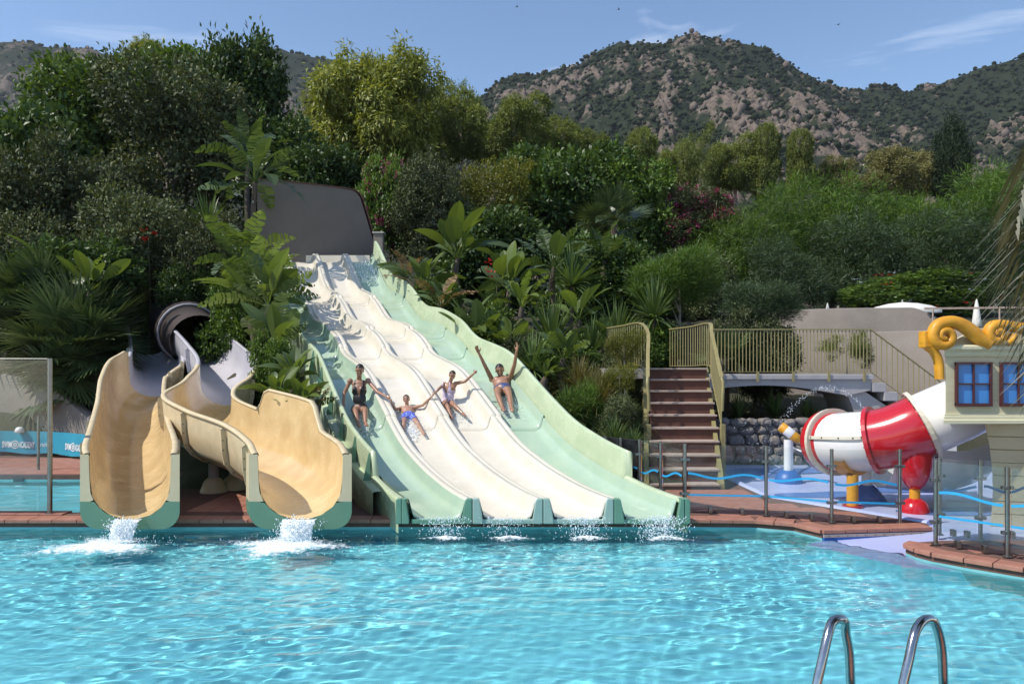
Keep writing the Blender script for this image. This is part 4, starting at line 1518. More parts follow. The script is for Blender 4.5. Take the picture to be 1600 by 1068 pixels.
# ------------------------------------------------------------------ glass fences
def fence(T, posts, zb, H, waves, o0, dark=False, studs=True, clamps=True, post_r=.024):
    for (x, y) in posts:
        MB().tube([Vector((x, y, zb)) - o0, Vector((x, y, zb + H)) - o0], post_r, 10).build('post', M['steel'], T)
        MB().tube([Vector((x, y, zb)) - o0, Vector((x, y, zb + .012)) - o0], post_r * 2, 12).build('foot_plate', M['steel'], T)
        if clamps:
            for h in (.27, .77):
                MB().box(Vector((x, y, zb + h * H)) - o0, (.13, .045, .04)).build('clamp', M['steel'], T, bevel=.008)
    for (x, y), (x2, y2) in zip(posts[:-1], posts[1:]):
        a, b = Vector((x, y, 0)), Vector((x2, y2, 0))
        t = (b - a).normalized()
        a2, b2 = a + t * .04, b - t * .04
        nrm = Vector((-t.y, t.x, 0))
        g = MB()
        za, zc = zb + .06, zb + H * .99
        vs = []
        for d in (-.005, .005):
            vs += [a2 + nrm * d + Vector((0, 0, za)) - o0, b2 + nrm * d + Vector((0, 0, za)) - o0, b2 + nrm * d + Vector((0, 0, zc)) - o0, a2 + nrm * d + Vector((0, 0, zc)) - o0]
        g.add(vs, [(0, 1, 2, 3), (7, 6, 5, 4), (0, 4, 5, 1), (1, 5, 6, 2), (2, 6, 7, 3), (3, 7, 4, 0)])
        pane = g.build('glass_panel', M['glass'], T)
        L = (b2 - a2).length
        if waves:
            for (hz, amp, lam, th, mat) in waves:
                n = max(10, int(L / .03))
                rows = []
                for i in range(n + 1):
                    s = L * i / n
                    gx = (a2 + t * s)
                    ph = gx.x * 2 * math.pi / lam
                    z = zb + H * hz + amp * math.sin(ph)
                    p = gx - nrm * .0085 * (1 if nrm.y > 0 else -1)
                    dz = amp * math.cos(ph) * 2 * math.pi / lam * t.x
                    sl = Vector((-dz * t.x, -dz * t.y, 1)).normalized() * th
                    rows.append([p + Vector((0, 0, z)) - sl - o0, p + Vector((0, 0, z)) + sl - o0])
                back = [[q + nrm * .003 for q in r] for r in rows]
                MB().grid([list(x) for x in zip(*[(r[0], r[1], bk[1], bk[0]) for r, bk in zip(rows, back)])], smooth=False).build('wave_strip', M[mat], pane)
        if studs:
            for f in (.3, .72):
                c = a2.lerp(b2, f)
                MB().box(c + Vector((0, 0, zb + .045)) - o0, (.05, .07, .085)).build('floor_clamp', M['steel'], T, bevel=.008)

def post_at(px, top, z=1.12):
    Y = (CAM_H - z) * FPX / (top - HOR)
    return ((px - 800) * Y / FPX, Y)
W1 = [(.42, .022, .62, .014, 'wave'), (.165, .006, 2.3, .012, 'wave')]
T = thing('glass_fence', 'glass pool fence with blue wave strips between the green slide and the splash pad', 'fence', (3.5, 10.7, DZ))
ps = [post_at(944, 680), post_at(969, 683), post_at(999, 686), post_at(1032, 689), post_at(1069, 692.5)]
fence(T, ps, DZ, .99, [(.52, .035, .26, .014, 'wave'), (.16, .006, 2.3, .014, 'wave')], Vector(T.location), studs=False)
fence(T, [(ps[-1][0] + .01, ps[-1][1] - .02), post_at(1197, 695.5), post_at(1299.5, 701), post_at(1406, 701.5)], DZ, .99, [(.54, .032, .78, .016, 'wave'), (.27, .012, 3.2, .014, 'wave')], Vector(T.location))
T = thing('glass_fence', 'glass fence with wave strips on the right hand deck before the ship', 'fence', (5.6, 8.8, DZ))
fence(T, [post_at(1462, 719), post_at(1574, 729), post_at(1700, 741)], DZ, .99, [(.60, .035, .62, .016, 'wave'), (.35, .008, 3.0, .014, 'wave')], Vector(T.location))
pb = post_at(1531, 715)
fence(T, [(pb[0] - .35, pb[1] + .25), (pb[0] + .02, pb[1] + .02), (pb[0] + 1.3, pb[1] + .1)], DZ, .96, [(.63, .04, .62, .016, 'wave_dark')], Vector(T.location))
T = thing('glass_fence', 'tall frameless glass screen on a steel post at the far left', 'fence', (-6.7, 11.0, DZ))
fence(T, [(-8.9, 11.0), ((78 - 800) * 11.0 / FPX, 11.0)], DZ, 2.22, None, Vector(T.location), studs=False, clamps=False, post_r=.034)
MB().tube([Vector((-8.9, 11.0, DZ + 2.22)) - Vector(T.location), Vector(((78 - 800) * 11.0 / FPX, 11.0, DZ + 2.215)) - Vector(T.location)], .005, 8).build('top_edge', M['steel'], T)
p = P(60, 733, 15.8)
T = thing('pool_stanchion', 'thin dark steel post with a stub arm by the far pool', 'post', (p.x, p.y, DZ))
MB().tube([(0, 0, 0), (0, 0, 1.1)], .028, 10).build('shaft', M['steel'], T)
MB().box((.06, 0, .88), (.10, .04, .03)).build('arm', M['bolt'], T)

# ------------------------------------------------------------------ banner wall at the left
def build_banner():
    T = thing('garden_wall', 'low rough stucco wall falling to the right under the fan palms', 'wall', (-11, 18.5, .05))
    o0 = Vector(T.location)
    path = catmull([Vector((-17, 18.9, 2.4)), Vector((-13, 18.75, 2.15)), Vector((-11.2, 18.5, 1.75)), Vector((-10.2, 18.1, 1.2)), Vector((-9.4, 17.4, .9)), Vector((-8.7, 16.9, .75))], 8)
    rows = []
    for i, p in enumerate(path):
        t = path[min(i + 1, len(path) - 1)] - path[max(i - 1, 0)]
        s = Vector((-t.y, t.x, 0)).normalized()
        rows.append([Vector((p.x, p.y, .0)) - o0, p - Vector((0, 0, .03)) - o0, p + s * .03 - o0, p + s * .27 - o0, Vector((p.x, p.y, p.z - .03)) + s * .3 - o0])
    MB().grid(rows).build('render', M['stucco'], T, recalc=False)
    q = P(33, 674, 18.25)
    L_ = thing('wall_lamp', 'white half round lamp fixed to the stucco wall over the banner', 'lamp', (q.x, 18.20, q.z))
    MB().lathe([(.0, .12), (.05, .115), (.095, .07), (.11, .0), (.09, -.02), (.0, -.02)], n=18).build('shade', M['white'], L_)
    MB().box((0, .10, .02), (.10, .12, .10)).build('bracket', M['bolt'], L_, bevel=.01)
    # printed cloth strung along the wall
    B = thing('banner', 'turquoise cloth banner with white lettering along the low wall', 'banner', (-11, 18.3, .15))
    o0 = Vector(B.location)
    bp = [Vector((-14.5, 18.45, 0)), Vector((-13, 18.42, 0)), Vector((-11.9, 18.32, 0)), Vector((-10.9, 18.1, 0)), Vector((-10.0, 17.62, 0)), Vector((-9.2, 17.0, 0))]
    bp = catmull(bp, 8)
    Ls = [0]
    for a, b in zip(bp[:-1], bp[1:]):
        Ls.append(Ls[-1] + (b - a).length)
    def onb(s, z, off=0.0):
        i = max(0, min(len(Ls) - 2, int(np.searchsorted(Ls, s)) - 1))
        t = (s - Ls[i]) / (Ls[i + 1] - Ls[i])
        p = bp[i].lerp(bp[i + 1], t)
        d = (bp[i + 1] - bp[i]).normalized()
        nrm = Vector((d.y, -d.x, 0))
        w = .012 * math.sin(s * 7) + .008 * math.sin(s * 17 + z * 5)
        return p + nrm * (off + w) + Vector((0, 0, z)) - o0
    za, zc = .20, .72
    rows = []
    for j in range(9):
        z = za + (zc - za) * j / 8
        rows.append([onb(Ls[-1] * i / 120, z - .02 * math.sin(i * .22) * (j == 0)) for i in range(121)])
    MB().grid(rows).build('cloth', M['banner'], B, recalc=False)
    def lettering(txt, s0, z0, size, name, bold=0.0, squeeze=1.0):
        cu = bpy.data.curves.new('txt', 'FONT')
        cu.body = txt
        cu.size = size
        cu.offset = bold
        cu.resolution_u = 3
        to = bpy.data.objects.new('txt', cu)
        COL.objects.link(to)
        bpy.context.view_layer.update()
        me = bpy.data.meshes.new_from_object(to.evaluated_get(bpy.context.evaluated_depsgraph_get()))
        bpy.data.objects.remove(to)
        wmax = 0
        for v in me.vertices:
            wmax = max(wmax, v.co.x)
            v.co = onb(s0 + v.co.x * squeeze, z0 + v.co.y, .012)
        me.materials.clear()
        me.materials.append(M['print'])
        mobj(name, me, B)
        return s0 + wmax * squeeze
    def sfind(px):
        best = min(range(400), key=lambda k: abs((800 + (onb(Ls[-1] * k / 399, .5) + o0).x * FPX / (onb(Ls[-1] * k / 399, .5) + o0).y) - px))
        return Ls[-1] * best / 399
    def ringmark(s, z, r):
        mb = MB()
        for r0, r1 in ((r, r * .78), (r * .5, r * .22)):
            rows = [[onb(s + q * math.cos(2 * math.pi * k / 20), z + q * math.sin(2 * math.pi * k / 20), .012) for k in range(20)] for q in (r0, r1)]
            mb.grid(rows, close=True, smooth=False)
        mb.build('round_mark', M['print'], B, recalc=False)
    s = sfind(4)
    e = lettering('SWIM', s, .33, .20, 'lettering', .007, .50)
    ringmark(e + .10, .40, .10)
    lettering('ACADEMY', e + .215, .33, .20, 'lettering', .007, .44)
    lettering('orteVillage', sfind(60), .36, .15, 'lettering', .0, .72)
    s = sfind(103)
    e = lettering('SWIM', s, .33, .20, 'lettering', .007, .50)
    ringmark(e + .10, .40, .10)
    lettering('ACADEMY', e + .215, .33, .20, 'lettering', .007, .44)
build_banner()
# little skimmer opening in the wall of the far pool
p = P(29, 742, 15.08)
o = MB().box((p.x, 15.08, .03), (.20, .03, .07)).build('pool_skimmer', M['bolt'], bevel=.008)
tag(o, 'small dark skimmer slot at the rim of the far pool', 'skimmer')

# ------------------------------------------------------------------ ladder rails in the foreground
def build_ladder():
    Y = 4.35
    for i, (tx, lx, rx, lab) in enumerate(((1308, 1277, 1329, 'left of the two bent steel pool ladder rails'), (1447, 1412, 1474, 'right of the two bent steel pool ladder rails'))):
        base = P(lx, 1100, Y)
        T = thing('ladder_rail', lab, 'ladder rail', (base.x, Y, 0), group='pool ladder rails')
        o0 = Vector(T.location)
        u = Y / FPX
        def Q(px, py, dy=0):
            return P(px, py, Y + dy) - o0
        pts = [Q(lx - 22, 1180, -.22), Q(lx - 3, 1080, -.16), Q(lx + 8, 1030, -.12), Q(lx + 17, 990, -.07), Q(tx - 8, 972, -.03), Q(tx + 3, 966.5, 0), Q(tx + 12, 971, .02), Q(rx - 7, 990, .05), Q(rx - 2, 1020, .08), Q(rx, 1060, .10), Q(rx + 1, 1110, .11), Q(rx + 1, 1330, .12), Q(rx + 1, 1560, .12)]
        MB().tube(catmull(pts, 6), .026, 16).build('rail', M['chrome'], T)
        MB().lathe([(.05, .0), (.05, .012), (.03, .03)], Q(lx - 22, 1180, -.22), 16).build('flange', M['chrome'], T)
build_ladder()
# near deck that carries the ladder and the photographer
o = MB().prism([(-14, -6), (9, -6), (9, 4.0), (-14, 4.0)], .02, DZ).build('near_deck', M['deck'])
nw = MB().prism([(-14, 3.6), (9, 3.6), (9, 3.97), (-14, 3.97)], -1.4, .018).build('pool_wall', M['pool_floor'], o)
nw.cycles.is_caustics_receiver = True
tag(o, 'paved deck on the near side of the pool', 'deck', kind='structure')

# ------------------------------------------------------------------ swallows
for k, (px, py, Y, s, a) in enumerate(((808, 11, 60, .30, .3), (967, 15, 60, .34, -.2), (1310, 39, 55, .36, .7))):
    p = P(px, py, Y)
    T = thing('swallow', ['small dark bird leftmost in the sky', 'small dark bird above the mountain shoulder', 'dark bird with spread wings right of the peak'][k], 'bird', p, a, 'birds in the sky')
    MB().tube([(-.12, 0, 0), (-.05, 0, .0), (.03, 0, .005), (.10, 0, .0)], [.005, .028, .03, .006], 8).build('body', M['bird'], T)
    for sg in (-1, 1):
        MB().add([(0.05, 0, .01), (-.02, 0, .01), (-.05, sg * .10, .06), (-.10, sg * .24, .05), (.0, sg * .11, .07)], [(0, 1, 2, 4), (2, 3, 4)]).build('wing', M['bird'], T, recalc=False)
    MB().add([(-.10, -.01, 0), (-.10, .01, 0), (-.19, .04, 0), (-.15, 0, 0), (-.19, -.04, 0)], [(0, 1, 2, 3), (0, 3, 4)]).build('tail', M['bird'], T, recalc=False)
# ------------------------------------------------------------------ vegetation
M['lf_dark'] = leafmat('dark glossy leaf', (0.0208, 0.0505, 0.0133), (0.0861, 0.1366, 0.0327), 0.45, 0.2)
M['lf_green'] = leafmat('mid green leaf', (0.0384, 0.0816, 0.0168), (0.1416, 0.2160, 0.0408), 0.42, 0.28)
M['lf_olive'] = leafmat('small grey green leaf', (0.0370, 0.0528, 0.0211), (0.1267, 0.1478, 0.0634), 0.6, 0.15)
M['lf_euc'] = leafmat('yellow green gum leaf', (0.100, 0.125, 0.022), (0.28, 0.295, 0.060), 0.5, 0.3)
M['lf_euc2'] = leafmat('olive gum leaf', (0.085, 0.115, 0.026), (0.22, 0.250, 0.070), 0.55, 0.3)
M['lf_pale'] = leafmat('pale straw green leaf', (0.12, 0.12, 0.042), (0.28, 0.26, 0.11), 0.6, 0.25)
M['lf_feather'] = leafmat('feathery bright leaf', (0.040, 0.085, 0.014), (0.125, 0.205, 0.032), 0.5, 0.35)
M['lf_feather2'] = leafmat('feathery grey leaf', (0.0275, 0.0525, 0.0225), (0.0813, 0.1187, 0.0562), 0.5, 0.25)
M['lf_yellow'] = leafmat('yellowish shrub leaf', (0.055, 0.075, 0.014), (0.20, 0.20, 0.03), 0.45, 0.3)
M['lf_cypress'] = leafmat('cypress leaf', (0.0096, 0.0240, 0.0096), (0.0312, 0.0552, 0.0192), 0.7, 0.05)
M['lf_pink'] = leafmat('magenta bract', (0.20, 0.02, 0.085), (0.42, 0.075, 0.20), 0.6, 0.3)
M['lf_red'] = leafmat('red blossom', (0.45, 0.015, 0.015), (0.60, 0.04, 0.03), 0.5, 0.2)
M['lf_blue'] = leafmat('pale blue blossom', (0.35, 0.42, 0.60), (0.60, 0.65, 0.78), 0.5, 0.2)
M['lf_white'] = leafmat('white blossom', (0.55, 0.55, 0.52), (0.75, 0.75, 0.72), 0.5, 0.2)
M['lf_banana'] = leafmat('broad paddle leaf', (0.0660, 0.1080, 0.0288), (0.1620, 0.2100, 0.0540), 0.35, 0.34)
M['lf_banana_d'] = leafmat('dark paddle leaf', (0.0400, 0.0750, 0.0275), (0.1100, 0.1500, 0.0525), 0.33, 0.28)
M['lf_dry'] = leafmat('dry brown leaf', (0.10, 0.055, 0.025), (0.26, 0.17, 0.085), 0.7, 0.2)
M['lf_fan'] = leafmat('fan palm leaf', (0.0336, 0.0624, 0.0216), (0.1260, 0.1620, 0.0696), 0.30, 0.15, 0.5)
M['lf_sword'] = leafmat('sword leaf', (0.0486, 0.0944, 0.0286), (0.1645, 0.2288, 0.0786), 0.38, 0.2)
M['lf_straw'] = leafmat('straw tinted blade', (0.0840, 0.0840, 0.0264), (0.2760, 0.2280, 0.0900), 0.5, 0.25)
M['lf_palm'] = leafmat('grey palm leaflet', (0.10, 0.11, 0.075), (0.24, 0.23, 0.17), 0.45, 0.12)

def leaves_np(C, D, L, Wd, rs, ref=None, fold=0.2):
    """one bent diamond per leaf: centres C, directions D, lengths L, widths Wd"""
    n = len(C)
    D = D / np.linalg.norm(D, axis=1, keepdims=True)
    r = rs.normal(size=(n, 3)) if ref is None else ref
    S = np.cross(D, r)
    S /= np.linalg.norm(S, axis=1, keepdims=True) + 1e-9
    Nn = np.cross(S, D)
    L = L[:, None]; Wd = Wd[:, None]
    a = C
    m1 = C + D * L * .45 + S * Wd * .5 + Nn * Wd * fold
    m2 = C + D * L * .45 - S * Wd * .5 + Nn * Wd * fold
    b = C + D * L - Nn * L * .12
    V = np.stack([a, m1, b, m2], 1).reshape(-1, 3)
    F = np.arange(n * 4).reshape(n, 4)
    return V, F

def crown_mesh(name, mat, seed, blobs, clumps, per, cr, ll, lw, droop=0.0, fill=0.15, flat=1.0, outward=0.7, spread=None):
    """leaf clumps sitting on the surface of lumpy blobs; blobs (x,y,z,rx,ry,rz)"""
    rs = np.random.RandomState(seed)
    B = np.array(blobs, float)
    vol = (B[:, 3] * B[:, 4] * B[:, 5]) ** (2 / 3)
    cnt = np.maximum(4, (clumps * vol / vol.sum())).astype(int)
    Cs, Ds, Ts, Ns = [], [], [], []
    for b, c in zip(B, cnt):
        d = rs.normal(size=(c, 3))
        d /= np.linalg.norm(d, axis=1, keepdims=True)
        rad = np.where(rs.rand(c) < fill, rs.uniform(.35, .8, c), rs.uniform(.84, 1.10, c))
        p = b[:3] + d * b[3:] * rad[:, None]
        # leave out what lies deep inside another blob
        keep = np.ones(c, bool)
        for o in B:
            if o is b:
                continue
            q = np.linalg.norm((p - o[:3]) / o[3:], axis=1)
            keep &= ~((q < .62) & (rs.rand(c) > .12))
        p, d = p[keep], d[keep]
        k = len(p)
        if not k:
            continue
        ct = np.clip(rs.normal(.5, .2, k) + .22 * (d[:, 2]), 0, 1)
        sz = rs.uniform(.6, 1.35, k)
        off = rs.normal(size=(k, per, 3)) * cr * sz[:, None, None] * np.array([1, 1, flat]) * .55
        lc = p[:, None, :] + off
        ld = d[:, None, :] * outward + rs.normal(size=(k, per, 3)) * .65 + off / cr * .55
        ld[:, :, 2] += .18 - droop
        nr = off / (np.linalg.norm(off, axis=2, keepdims=True) + 1e-6) * .8 + d[:, None, :] * .7 + np.array([0, 0, .55]) + rs.normal(size=off.shape) * .38
        Ns.append(nr.reshape(-1, 3))
        Cs.append(lc.reshape(-1, 3)); Ds.append(ld.reshape(-1, 3))
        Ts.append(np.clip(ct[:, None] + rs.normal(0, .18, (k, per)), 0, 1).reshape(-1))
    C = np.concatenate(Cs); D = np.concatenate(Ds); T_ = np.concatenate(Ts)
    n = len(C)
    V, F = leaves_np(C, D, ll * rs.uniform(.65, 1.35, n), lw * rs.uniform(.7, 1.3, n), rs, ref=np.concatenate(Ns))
    return np_mesh(name, V, F, mat, np.repeat(T_, 4))

def rand_blobs(seed, n, rx, ry, rz, r0, r1, zc=0.0, top=True):
    rs = random.Random(seed)
    out = [(0, 0, zc, rx * .62, ry * .62, rz * .70)]
    for k in range(n):
        a = rs.uniform(0, 2 * math.pi)
        e = rs.uniform(-.75, 1.0)
        q = rs.uniform(.55, .85)
        r = rs.uniform(r0, r1)
        c = math.sqrt(max(0, 1 - e * e * .8))
        out.append((rx * q * c * math.cos(a), ry * q * c * math.sin(a), zc + rz * q * e, r * rx, r * ry, r * rz * rs.uniform(.75, 1.05)))
    return out

def trunk_mesh(name, mat, seed, h, r, spread, nl=5):
    """tapered trunk from z=-h*.. up to the crown centre with limbs"""
    rs = random.Random(seed)
    mb = MB()
    lean = rs.uniform(-.1, .1)
    pts = [Vector((lean * t * h * .5 + .04 * h * math.sin(3 * t), .03 * h * math.sin(4 * t + 1), t * h)) for t in (0, .2, .4, .6, .8, 1.0)]
    mb.tube(pts, [r * 1.25, r, r * .85, r * .7, r * .5, r * .22], 9)
    for k in range(nl):
        t = rs.uniform(.35, .85)
        i = int(t * 5)
        b = pts[i].lerp(pts[min(i + 1, 5)], t * 5 - i)
        a = rs.uniform(0, 6.28)
        e = b + Vector((math.cos(a) * spread, math.sin(a) * spread, spread * rs.uniform(.3, .9)))
        m_ = b.lerp(e, .5) + Vector((0, 0, spread * .08))
        mb.tube([b, m_, e], [r * .45, r * .3, r * .1], 6)
    return mb.mesh(name, mat)

# crowns of unit size (radius about 1, centre at 0) shared by the trees of a kind
CROWN = {}
def crown(kind):
    if kind in CROWN:
        return CROWN[kind]
    k = kind
    if k == 'broad_a':
        me = crown_mesh('crown', M['lf_green'], 1, rand_blobs(1, 16, .95, .95, .95, .26, .42), 700, 34, .12, .080, .048)
    elif k == 'broad_b':
        me = crown_mesh('crown', M['lf_dark'], 2, rand_blobs(2, 18, .95, .95, .95, .24, .40), 760, 34, .12, .078, .048)
    elif k == 'olive_a':
        me = crown_mesh('crown', M['lf_olive'], 3, rand_blobs(3, 20, .95, .95, .95, .22, .38), 1000, 36, .095, .052, .030)
    elif k == 'olive_b':
        me = crown_mesh('crown', M['lf_olive'], 4, rand_blobs(14, 18, .95, .95, .95, .24, .4), 1000, 36, .10, .055, .031)
    elif k == 'glossy':
        me = crown_mesh('crown', M['lf_dark'], 5, rand_blobs(5, 16, .95, .95, .95, .26, .42), 800, 28, .11, .082, .052, outward=.9)
    elif k == 'glossy_b':
        me = crown_mesh('crown', M['lf_green'], 15, rand_blobs(15, 16, .95, .95, .95, .26, .42), 800, 28, .11, .08, .05, outward=.9)
    elif k == 'euc':
        me = crown_mesh('crown', M['lf_euc'], 6, rand_blobs(26, 30, .95, .95, .98, .16, .30), 1250, 32, .10, .080, .024, droop=.75, outward=.35)
    elif k == 'euc2':
        me = crown_mesh('crown', M['lf_euc2'], 7, rand_blobs(7, 14, .9, .9, .95, .26, .40), 900, 36, .10, .075, .026, droop=.35, outward=.8)
    elif k == 'euc3':
        me = crown_mesh('crown', M['lf_euc2'], 17, [(0, 0, .45, .62, .62, .52), (-.15, 0, -.25, .55, .55, .40), (.2, .1, -.65, .5, .5, .32), (.1, 0, 0, .5, .5, .5)], 620, 40, .10, .085, .028, droop=.2, outward=.9)
    elif k == 'sparse':
        me = crown_mesh('crown', M['lf_euc2'], 27, rand_blobs(27, 22, .95, .95, 1.0, .14, .25)[1:], 420, 22, .10, .075, .02, droop=.5, outward=.5)
    elif k == 'pale':
        me = crown_mesh('crown', M['lf_pale'], 8, rand_blobs(8, 16, .95, .95, .9, .25, .4), 800, 34, .11, .07, .030, droop=.2)
    elif k == 'cypress':
        bl = [(.16 * math.sin(5 * i), .1 * math.cos(4 * i), -1 + 2 * i / 11, .62 * (1 - .0) * math.sin(math.pi * (.18 + .74 * (i / 11))) + .12, .62 * math.sin(math.pi * (.18 + .74 * (i / 11))) + .12, .26) for i in range(12)]
        me = crown_mesh('crown', M['lf_cypress'], 9, bl, 900, 24, .13, .09, .03, droop=-.5, flat=1.4)
    elif k == 'feather':
        me = crown_mesh('crown', M['lf_feather'], 10, rand_blobs(10, 18, .95, .95, .9, .26, .42), 1100, 26, .13, .13, .010, droop=.25, outward=.75)
    elif k == 'feather_b':
        me = crown_mesh('crown', M['lf_feather'], 20, rand_blobs(20, 15, .95, .95, .9, .28, .46), 1100, 26, .13, .12, .011, droop=.3, outward=.75)
    elif k == 'feather_grey':
        me = crown_mesh('crown', M['lf_feather2'], 11, rand_blobs(11, 18, .95, .95, .9, .26, .42), 1100, 26, .12, .10, .012, droop=.15, outward=.75)
    elif k == 'shrub_yellow':
        me = crown_mesh('crown', M['lf_yellow'], 12, rand_blobs(12, 14, .95, .95, .9, .26, .42), 700, 22, .12, .062, .03)
    elif k == 'needle':
        me = crown_mesh('crown', M['lf_feather2'], 13, rand_blobs(13, 16, .95, .8, .8, .2, .36), 800, 26, .13, .15, .012, droop=-.35, outward=.5)
    elif k == 'needle_b':
        me = crown_mesh('crown', M['lf_feather'], 23, rand_blobs(23, 16, .95, .9, .85, .22, .4), 800, 26, .13, .16, .013, droop=-.5, outward=.5)
    elif k == 'blossom':
        me = crown_mesh('blossom', M['lf_pink'], 16, rand_blobs(1, 16, .97, .97, .97, .26, .42), 210, 22, .10, .05, .045)
    elif k == 'blossom_b':
        me = crown_mesh('blossom', M['lf_pink'], 19, rand_blobs(3, 20, .98, .98, .98, .22, .38), 330, 20, .09, .045, .04)
    CROWN[kind] = me
    return me
TRUNK = {}
def tree(name, label, kind, px, top, bot, hw, Y, cat='tree', group=None, extra=None, bark='bark', rot=None, dscale=1.0, fl=None):
    """crown filling photo rows top..bot and half width hw, standing Y metres away"""
    x = (px - 800) * Y / FPX
    zt = CAM_H - (top - HOR) * Y / FPX
    zb = CAM_H - (bot - HOR) * Y / FPX
    g = gz(x, Y) - .1
    rx = hw * Y / FPX
    rz = (zt - zb) / 2
    cz = (zt + zb) / 2
    T = thing(name, label, cat, (x, Y, g), 0, group)
    sd = int(px * 7 + Y) % 1000
    rr = random.Random(sd)
    c = mobj('crown', crown(kind), T, loc=(0, 0, cz - g), rot=(0, 0, rr.uniform(0, 6.28) if rot is None else rot), scale=(rx, rx * dscale, rz))
    key = (bark, sd % 4)
    if key not in TRUNK:
        TRUNK[key] = trunk_mesh('trunk', M[bark], sd % 4, 1.0, .045, .28)
    h = max(.5, cz - g + rz * .35)
    mobj('trunk', TRUNK[key], T, scale=(min(h * .6, rx * .9), min(h * .6, rx * .9), h * .92))
    if fl:
        mobj('blossom', crown(fl), T, loc=(0, 0, cz - g), rot=(0, 0, c.rotation_euler.z), scale=(rx, rx * dscale, rz))
    return T

LT = 'trees on the left slope'
for a in [
    ('broadleaf_tree', 'dark leafy tree at the left picture edge below the ridge', 'broad_b', 25, 165, 480, 125, 28),
    ('broadleaf_tree', 'green leafy tree whose top meets the far ridge at left', 'broad_a', 165, 72, 300, 105, 37),
    ('broadleaf_tree', 'tall green leafy tree directly left of the tall paddle leaved plant', 'broad_a', 290, 78, 300, 95, 39),
    ('broadleaf_tree', 'green crown rising highest behind the tall paddle leaved plant', 'broad_b', 385, 66, 320, 85, 36),
    ('evergreen_oak', 'grey green small leaved tree in the middle of the left slope', 'olive_a', 270, 108, 420, 135, 31),
    ('evergreen_oak', 'grey green small leaved tree below the left edge tree', 'olive_b', 110, 205, 500, 120, 26),
    ('evergreen_oak', 'dark small leaved tree above the flume tunnel', 'olive_b', 235, 270, 520, 110, 24),
    ('evergreen_oak', 'low grey green tree at the left edge above the fan palms', 'olive_a', 10, 330, 560, 95, 22.5),
    ('broadleaf_tree', 'dark tree just left of the grey wall', 'broad_b', 445, 185, 420, 85, 33),
    ('broadleaf_tree', 'dark tree standing behind the grey wall', 'broad_b', 505, 232, 400, 75, 31),
    ('evergreen_oak', 'shaded small leaved tree behind the left banana clump', 'olive_b', 320, 320, 520, 80, 23.5),
    ('broadleaf_tree', 'shaded dark tree above the left fan palm', 'broad_b', 130, 380, 560, 100, 21.5),
    ('gum_tree', 'yellow tipped treetop peeping over the left crowns', 'euc', 235, 58, 130, 40, 46),
]:
    tree(*a, group=LT)
GT = 'gum trees behind the garden'
for a in [
    ('gum_tree', 'largest yellow green gum tree behind the slide', 'euc', 592, 62, 300, 105, 45),
    ('gum_tree', 'low yellow gum crown left of the largest gum tree', 'euc', 515, 135, 290, 60, 47),
    ('gum_tree', 'olive gum tree next right of the largest gum tree', 'euc2', 722, 112, 270, 52, 49),
    ('gum_tree', 'round olive gum tree above the yellowish shrub', 'euc2', 805, 142, 270, 58, 47),
    ('gum_tree', 'small narrow gum tree at the foot of the mountain', 'euc2', 885, 172, 280, 38, 49),
    ('gum_tree', 'lowest small gum tree right of the narrow one', 'euc2', 938, 197, 280, 32, 50),
    ('gum_tree', 'small gum tree in front of the pale mountain crags', 'euc3', 1002, 203, 310, 36, 56),
    ('gum_tree', 'thin sparse gum tree over the pink oleander', 'sparse', 1092, 186, 310, 40, 58),
    ('gum_tree', 'broad olive gum tree between sparse tree and topiary like ones', 'euc2', 1148, 212, 310, 48, 60),
    ('gum_tree', 'rounded gum tree with stacked clumps, left of a similar one', 'euc3', 1198, 195, 310, 30, 58),
    ('gum_tree', 'rounded gum tree with stacked clumps, right of a similar one', 'euc3', 1250, 204, 310, 29, 57),
    ('gum_tree', 'low olive crown right of the stacked clump trees', 'pale', 1310, 246, 320, 42, 58),
    ('gum_tree', 'wide straw coloured crown left of the cypress', 'pale', 1390, 230, 320, 52, 60),
    ('gum_tree', 'pale crown touching the cypress', 'pale', 1440, 236, 320, 38, 62),
    ('gum_tree', 'low olive tree filling the gap under the mountain', 'euc2', 1055, 222, 320, 36, 62),
    ('pine_tree', 'bright low pine crown right of the cypress', 'broad_a', 1555, 272, 340, 50, 54),
]:
    tree(*a, group=GT, bark='bark_pale')
tree('cypress_tree', 'dark columnar cypress on the right below the mountain', 'cypress', 1487, 197, 320, 34, 60)
MT = 'shrubs above the slide garden'
for a in [
    ('glossy_tree', 'dark glossy leaved tree in the centre of the garden', 'glossy', 890, 218, 430, 100, 32),
    ('glossy_tree', 'dark glossy leaved tree next to the pink oleander', 'glossy_b', 985, 255, 430, 75, 31.5),
    ('glossy_tree', 'bright glossy shrub crown between gum trees and dark tree', 'glossy_b', 840, 232, 380, 60, 33),
    ('yellow_shrub', 'yellowish green loose shrub below the round gum tree', 'shrub_yellow', 770, 228, 370, 62, 30),
    ('grey_shrub', 'grey green small leaved shrub right of the grey wall', 'olive_a', 682, 248, 430, 72, 28.5),
    ('dark_shrub', 'shaded dark shrub behind the paddle leaved plants', 'broad_b', 770, 330, 520, 100, 27.5),
    ('dark_shrub', 'shaded dark shrub left of the stair landing', 'broad_b', 930, 370, 560, 95, 25),
    ('dark_shrub', 'dark shrub in the shade behind the sword leaved plants', 'olive_b', 1060, 380, 560, 85, 26),
    ('dark_shrub', 'dark shrub under the bridge railing', 'olive_b', 1180, 470, 640, 70, 19.6),
]:
    tree(*a, cat='shrub', group=MT)
